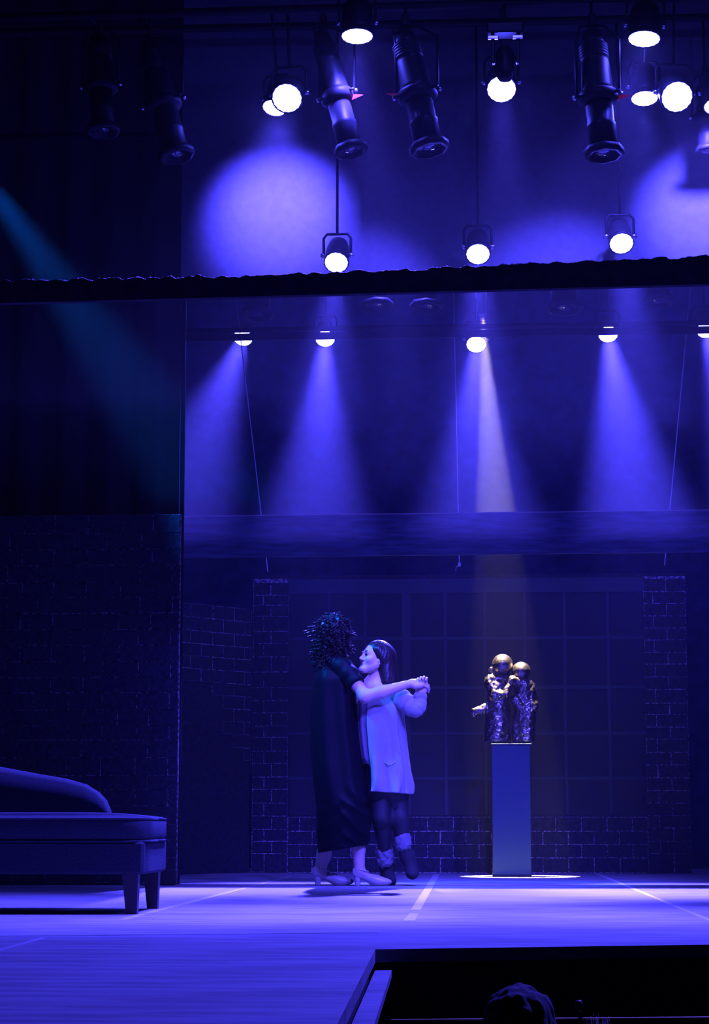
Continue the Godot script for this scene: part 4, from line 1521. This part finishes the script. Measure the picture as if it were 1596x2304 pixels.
func dancer_in_cardigan(skin: Material, knit: Material, shirt: Material, hair: Material, tights: Material, suede: Material, fleece: Material) -> void:
	var d := 13.9
	var base := on_floor(875, 1990)
	base.z = -d
	base.y = 0.0
	var t := thing("person", "dancer in a pale open cardigan and black leggings looking up at her partner", "person", base, Basis(), "the dancing couple")
	var p := func(px: float, py: float, near := 0.0) -> Vector3: return at(px, py, d - near) - base
	var parts := []
	var head: Vector3 = p.call(842, 1483, 0.02)
	var fwd := Vector3(-0.80, 0.22, 0.56).normalized()
	var rgt := Vector3(0, 1, 0).cross(fwd).normalized()
	rgt = (rgt + Vector3(0, 0.06, 0)).normalized()
	var hb := Basis(rgt, fwd.cross(rgt), fwd).orthonormalized()
	var body := [
		cap(p.call(853, 1505, 0.0), p.call(849, 1545, 0.0), 0.042, 0.047, 0.03), cap(p.call(846, 1552), p.call(858, 1620), 0.10, 0.10, 0.06), cap(p.call(858, 1620), p.call(866, 1710), 0.10, 0.13, 0.06),
		cap(p.call(850, 1552), p.call(893, 1568, 0.06), 0.05, 0.048, 0.04), cap(p.call(893, 1568, 0.06), p.call(934, 1597, 0.14), 0.045, 0.036, 0.03), cap(p.call(934, 1597, 0.14), p.call(945, 1566, 0.13), 0.035, 0.024, 0.02),
		cap(p.call(846, 1552), p.call(815, 1566, 0.0), 0.05, 0.044, 0.04), cap(p.call(815, 1566, 0.0), p.call(780, 1600, -0.02), 0.042, 0.036, 0.03), cap(p.call(780, 1600, -0.16), p.call(748, 1570, -0.22), 0.033, 0.024, 0.03),
	]
	net(body, 0.013, parts)
	var hp := []
	head_prims(hp, head, hb, 0.97)
	hp.append(cap(head + hb * Vector3(0, -0.055, -0.045), p.call(850, 1542, 0.0), 0.045, 0.047, 0.02))
	net(hp, 0.0032, parts)
	var hnd := []
	hand_prims(hnd, p.call(946, 1561, 0.13), Vector3(0.16, 0.95, -0.05), Vector3(0.1, 0.05, -1.0), -1.0, [48.0, 50.0, 52.0, 54.0], Vector3(-0.35, 0.92, 0.1), 0.95)
	hnd.append(cap(p.call(945, 1570, 0.13), p.call(946, 1559, 0.13), 0.024, 0.020, 0.02))
	net(hnd, 0.003, parts)
	obj("body", skin_mesh(parts), skin, t)
	var eyes := mat("dark_eyes", Color(0.015, 0.012, 0.012), 0.15)
	for s in [-1.0, 1.0]:
		obj("eye", lathe(begin(), [Vector2(0.0002, -0.0065), Vector2(0.006, -0.0045), Vector2(0.0085, 0.0), Vector2(0.006, 0.0045), Vector2(0.0002, 0.0065)], 12, Transform3D(hb * Basis.from_scale(Vector3(1.45, 0.95, 1.0)), head + hb * (Vector3(s * 0.0285, 0.004, 0.0815) * 0.97))), eyes, t)
		obj("eyebrow", tube(begin(), [head + hb * Vector3(s * 0.013, 0.026, 0.082), head + hb * Vector3(s * 0.028, 0.031, 0.080), head + hb * Vector3(s * 0.045, 0.026, 0.068)], [0.003, 0.0046, 0.002], 6), hair, t)
		obj("eyelid", tube(begin(), [head + hb * Vector3(s * 0.015, 0.0055, 0.0795), head + hb * Vector3(s * 0.021, 0.0115, 0.0845), head + hb * Vector3(s * 0.030, 0.0130, 0.0845), head + hb * Vector3(s * 0.041, 0.0070, 0.0760)], [0.0012, 0.0022, 0.0024, 0.0012], 6), hair, t)
	obj("lips", tube(begin(), [head + hb * Vector3(-0.018, -0.0600, 0.0805), head + hb * Vector3(-0.007, -0.0535, 0.0868), head + hb * Vector3(0.007, -0.0535, 0.0868), head + hb * Vector3(0.018, -0.0600, 0.0805)], [0.0016, 0.0050, 0.0050, 0.0016], 6), mat("lip_colour", Color(0.20, 0.08, 0.09), 0.4), t)
	obj("lips", tube(begin(), [head + hb * Vector3(-0.016, -0.0640, 0.0800), head + hb * Vector3(-0.006, -0.0690, 0.0870), head + hb * Vector3(0.006, -0.0690, 0.0870), head + hb * Vector3(0.016, -0.0640, 0.0800)], [0.0014, 0.0052, 0.0052, 0.0014], 6), mats["lip_colour"], t)
	obj("earring", lathe(begin(), [Vector2(0.001, -0.006), Vector2(0.006, 0.0), Vector2(0.001, 0.006)], 10, Transform3D(Basis(), head + hb * Vector3(0.078, -0.042, -0.002))), mats["bright_steel"], t)
	# straight bob, parted and swept back
	var hpr := [
		ell(head + hb * Vector3(0, 0.044, -0.034), Vector3(0.084, 0.092, 0.098), hb, 0.02),
		cap(head + hb * Vector3(0.050, 0.03, -0.050), p.call(868, 1533, 0.07), 0.050, 0.030, 0.05), cap(head + hb * Vector3(0.0, 0.03, -0.085), p.call(881, 1532, 0.01), 0.060, 0.036, 0.05),
		cap(head + hb * Vector3(-0.055, 0.02, -0.050), p.call(866, 1536, -0.09), 0.045, 0.030, 0.05), cap(head + hb * Vector3(0.03, 0.0, -0.07), p.call(879, 1526, 0.04), 0.055, 0.036, 0.05),
		cap(head + hb * Vector3(0.066, 0.05, 0.02), head + hb * Vector3(0.074, 0.0, -0.02), 0.020, 0.020, 0.03),
		cut(ell(head + hb * Vector3(0.0, -0.045, 0.072), Vector3(0.080, 0.112, 0.076), hb, 0.006)),
	]
	var strand := func(q: Vector3) -> float:
		var l: Vector3 = hb.inverse() * (q - head)
		var ang := atan2(l.x, -l.z + 0.04)
		return 0.0006 * sin(ang * 46.0 + 3.0 * sin(l.y * 24.0)) + 0.0007 * sin(ang * 93.0 + l.y * 20.0)
	parts = []
	net(hpr, 0.004, parts, strand)
	obj("hair", skin_mesh(parts), hair, t).set_meta("label", "straight dark bob")
	# the shirt under the cardigan
	var rows := []
	for q in [[1544, 826, 872, 0.075], [1552, 812, 890, 0.10], [1570, 806, 898, 0.118], [1600, 803, 900, 0.125], [1640, 804, 903, 0.125], [1680, 808, 905, 0.125], [1705, 811, 907, 0.13], [1720, 814, 908, 0.135]]:
		var l: Vector3 = p.call(q[1], q[0])
		var r: Vector3 = p.call(q[2], q[0])
		rows.append([(l + r) * 0.5 + base, (r.x - l.x) * 0.5, q[3]])
	var wave := func(a: float, tt: float) -> float: return 0.006 * sin(a * 6.0) * tt + 0.003 * sin(a * 13.0 + 4.0 * tt)
	obj("shirt", cloth(rows, 64, base, wave, 0.0, TAU, 0.004, 2.3), shirt, t)
	# the open cardigan: its front edge hangs at the middle of the chest
	rows = []
	var cw := [[1548, 832, 884], [1553, 822, 893], [1560, 812, 899], [1575, 805, 904], [1600, 802, 906], [1625, 802, 906], [1650, 802, 908], [1680, 804, 912], [1705, 806, 915], [1725, 808, 918], [1745, 810, 920], [1765, 812, 922], [1778, 814, 921], [1786, 815, 920]]
	for i in cw.size() - 1:
		for j in 3:
			var q := []
			for c in 3:
				q.append(lerpf(cw[i][c], cw[i + 1][c], j / 3.0))
			var l: Vector3 = p.call(q[1], q[0])
			var r: Vector3 = p.call(q[2], q[0])
			rows.append([(l + r) * 0.5 + base, (r.x - l.x) * 0.5, mix_curve([Vector2(1548, 0.07), Vector2(1560, 0.11), Vector2(1600, 0.14), Vector2(1700, 0.15), Vector2(1786, 0.17)], q[0]), Vector3(0, -0.010, 0)])
	var drapes := func(a: float, tt: float) -> float:
		var edge := exp(-pow((a - 1.98) / 0.10, 2.0))
		return 0.026 * (0.3 + tt) * pow(absf(sin(a * 4.0 + 1.2 * sin(tt * 3.0))), 3.0) * smoothstep(0.08, 0.35, tt) + 0.012 * sin(a * 13.0 + 5.0 * tt) * tt * tt + 0.004 * sin(a * 4.0 + tt * 30.0) * (1.0 - tt) + 0.006 * edge
	var coat := obj("cardigan", cloth(rows, 110, base, drapes, -2.6, 4.60, 0.006, 2.4), knit, t)
	var pk := []
	for j in 13:
		var u := j / 12.0
		pk.append(p.call(lerpf(861, 893, u), 1711 + 10.0 * sin(u * PI), 0.168 - 0.03 * absf(u - 0.4)))
	obj("pocket_edge", tube(begin(), pk, [0.0035], 6), knit, coat)
	# sleeve with pushed-up gathers, and the turned-back cuff
	var pts := []
	var rad := []
	var path := [[886, 1561, 0.05, 0.062], [900, 1570, 0.07, 0.066], [914, 1580, 0.10, 0.062], [926, 1591, 0.13, 0.060], [936, 1596, 0.14, 0.056], [942, 1590, 0.14, 0.052], [945, 1581, 0.135, 0.046], [946, 1571, 0.13, 0.041]]
	for i in path.size() - 1:
		for j in 8:
			var u := j / 8.0
			var a: Vector3 = p.call(path[i][0], path[i][1], path[i][2])
			var c: Vector3 = p.call(path[i + 1][0], path[i + 1][1], path[i + 1][2])
			pts.append(a.lerp(c, u))
			rad.append(lerpf(path[i][3], path[i + 1][3], u) + 0.008 * (pow(absf(sin((i + u) * 3.4)), 0.7) - 0.6) * (1.0 if i < 4 else 0.2))
	obj("sleeve", tube(begin(), pts, rad, 28), knit, coat)
	var cf := begin()
	lathe(cf, [Vector2(0.030, -0.012), Vector2(0.042, -0.012), Vector2(0.045, 0.004), Vector2(0.040, 0.024), Vector2(0.032, 0.03), Vector2(0.028, 0.02)], 24, Transform3D(Basis(Vector3.BACK, -0.1), p.call(946, 1569, 0.13)))
	obj("cuff", cf, knit, coat)
	var br := []
	for j in 25:
		var a := TAU * j / 24.0
		br.append(p.call(946, 1565, 0.13) + Vector3(cos(a) * 0.026, 0.002 * sin(a), sin(a) * 0.026))
	obj("bracelet", tube(begin(), br, [0.003], 6), mat("turquoise_band", Color(0.05, 0.45, 0.6), 0.4), t)
	var far_sleeve := begin()
	tube(far_sleeve, [p.call(822, 1560, 0.0), p.call(806, 1572, -0.05), p.call(782, 1600, -0.16), p.call(760, 1582, -0.20)], [0.058, 0.058, 0.05, 0.042], 18)
	obj("sleeve", far_sleeve, knit, coat)
	# leggings and boots
	parts = []
	net([
		cap(p.call(852, 1710, 0.01), p.call(855, 1780, 0.02), 0.09, 0.078, 0.04), cap(p.call(856, 1780, 0.03), p.call(858, 1838, 0.05), 0.082, 0.062, 0.03), cap(p.call(858, 1838, 0.02), p.call(867, 1925, -0.11), 0.060, 0.043, 0.03),
		cap(p.call(874, 1710, -0.01), p.call(892, 1780, -0.01), 0.09, 0.072, 0.04), cap(p.call(893, 1780, -0.01), p.call(899, 1840, 0.0), 0.078, 0.058, 0.03), cap(p.call(899, 1840, 0.0), p.call(909, 1895, -0.05), 0.060, 0.046, 0.03),
	], 0.012, parts)
	obj("leggings", skin_mesh(parts), tights, t)
	boot(t, p.call(862, 1850), p.call(871, 1952, -0.16), p.call(868, 1988, -0.20), p.call(882, 1989, -0.06), suede, fleece, p.call(868, 1942, -0.12), p.call(865, 1914, -0.10), 0.050)
	boot(t, p.call(899, 1840), p.call(917, 1926, -0.06), p.call(926, 1962, -0.09), p.call(929, 1976, 0.02), suede, fleece, p.call(908, 1906, -0.04), p.call(907, 1882, -0.03), 0.046)


func make_audience() -> void:
	# a watcher in the front row, seen from behind: only the crown of the head rises into the picture
	var d := 5.4
	var hair := mat("watcher_hair", Color(0.02, 0.018, 0.018), 0.9)
	var coat := mat("watcher_coat", Color(0.012, 0.012, 0.015), 0.9)
	var crown := at(1168, 2211, d)
	var base := Vector3(crown.x, -1.2, crown.z)
	var t := thing("person", "seated audience member seen from behind, only the dark crown showing", "person", base)
	var c := crown - base - Vector3(0, 0.118, 0)
	var parts := []
	var sp := []
	head_prims(sp, c + Vector3(0, -0.02, 0), Basis(Vector3.UP, PI), 1.0)
	sp.append(cap(c + Vector3(0, -0.1, 0.02), c + Vector3(0, -0.2, 0.03), 0.055, 0.06, 0.03))
	net(sp, 0.007, parts)
	obj("body", skin_mesh(parts), mats["skin"], t)
	parts = []
	var fz := FastNoiseLite.new()
	fz.frequency = 18.0
	fz.fractal_octaves = 3
	var tuft := func(q: Vector3) -> float: return fz.get_noise_3dv(q * Vector3(1.6, 0.5, 1.6)) * 0.010
	net([ell(c + Vector3(0.0, 0.006, 0.01), Vector3(0.093, 0.108, 0.108)), ell(c + Vector3(0, -0.05, 0.04), Vector3(0.083, 0.08, 0.075)), cut(ell(c + Vector3(0, -0.07, -0.11), Vector3(0.07, 0.09, 0.06), Basis(), 0.01))], 0.006, parts, tuft)
	obj("hair", skin_mesh(parts), hair, t)
	parts = []
	var hip := Vector3(0, 0.55, 0.06)
	var nk := c + Vector3(0, -0.2, 0.03)
	net([cap(nk + Vector3(0, -0.05, 0), hip, 0.13, 0.15, 0.08), cap(nk + Vector3(-0.17, -0.07, 0), nk + Vector3(0.17, -0.07, 0), 0.06, 0.06, 0.06),
		cap(nk + Vector3(-0.19, -0.09, 0), Vector3(-0.23, 0.75, 0.0), 0.055, 0.045, 0.04), cap(nk + Vector3(0.19, -0.09, 0), Vector3(0.23, 0.75, 0.0), 0.055, 0.045, 0.04),
		cap(Vector3(-0.23, 0.75, 0.0), Vector3(-0.10, 0.62, -0.25), 0.045, 0.032, 0.03), cap(Vector3(0.23, 0.75, 0.0), Vector3(0.10, 0.62, -0.25), 0.045, 0.032, 0.03),
		cap(hip + Vector3(-0.09, -0.02, 0), Vector3(-0.11, 0.5, -0.42), 0.085, 0.065, 0.05), cap(hip + Vector3(0.09, -0.02, 0), Vector3(0.11, 0.5, -0.42), 0.085, 0.065, 0.05),
		cap(Vector3(-0.11, 0.5, -0.42), Vector3(-0.11, 0.08, -0.42), 0.062, 0.045, 0.03), cap(Vector3(0.11, 0.5, -0.42), Vector3(0.11, 0.08, -0.42), 0.062, 0.045, 0.03),
		cap(Vector3(-0.11, 0.045, -0.42), Vector3(-0.12, 0.04, -0.60), 0.042, 0.036, 0.03), cap(Vector3(0.11, 0.045, -0.42), Vector3(0.12, 0.04, -0.60), 0.042, 0.036, 0.03)], 0.02, parts)
	obj("clothing", skin_mesh(parts), coat, t)
	var ch := thing("audience_chair", "plain dark chair under the seated audience member", "chair", base)
	obj("seat", box(begin(), Vector3(0, 0.365, -0.05), Vector3(0.44, 0.04, 0.42), 0.01), mats["black_paint"], ch)
	obj("backrest", box(begin(), Vector3(0, 0.68, 0.275), Vector3(0.42, 0.30, 0.025), 0.01), mats["black_paint"], ch)
	for x in [-0.2, 0.2]:
		for z in [-0.22, 0.25]:
			obj("leg", rod(begin(), Vector3(x, 0.0, z), Vector3(x, 0.346 if z < 0 else 0.85, z), 0.012, -1.0, 8), mats["black_steel"], ch)
	# a wooden post that stands in the pit beside the watcher
	var q := at(1303, 2250, 6.0)
	var post := thing("wooden_post", "short reddish wooden post with a rounded top in the pit", "post", Vector3(q.x, -1.2, q.z))
	obj("shaft", box(begin(), Vector3(0.003, (q.y + 1.2) * 0.5 - 0.015, 0), Vector3(0.011, q.y + 1.17, 0.011), 0.002), mats["stained_wood"], post)
	obj("finial", lathe(begin(), [Vector2(0.006, -0.028), Vector2(0.0105, -0.022), Vector2(0.0108, -0.008), Vector2(0.007, -0.001), Vector2(0.001, 0.0)], 14, Transform3D(Basis(), Vector3(0, q.y + 1.2, 0))), mats["stained_wood"], post)
	# a tuft of dry stems beside it
	var g := at(1345, 2300, 6.2)
	var pot := thing("dry_stems", "spiky tuft of dry stems beside the wooden post", "plant", Vector3(g.x, -1.2, g.z))
	var r := RandomNumberGenerator.new()
	r.seed = 77
	obj("vase", lathe(begin(), [Vector2(0.05, 0.0), Vector2(0.07, 0.1), Vector2(0.075, 0.4), Vector2(0.05, g.y + 1.0), Vector2(0.035, g.y + 1.14)], 20), mats["black_paint"], pot)
	var straw := mat("straw", Color(0.25, 0.22, 0.14), 0.7)
	for k in 26:
		var a := r.randf() * TAU
		var s := r.randf_range(0.005, 0.045)
		var top := Vector3(cos(a) * s, g.y + 1.2 + r.randf_range(-0.005, 0.024), sin(a) * s)
		obj("stem", rod(begin(), Vector3(cos(a) * 0.012, g.y + 1.10, sin(a) * 0.012), top, 0.0016, 0.0004, 4), straw, pot)
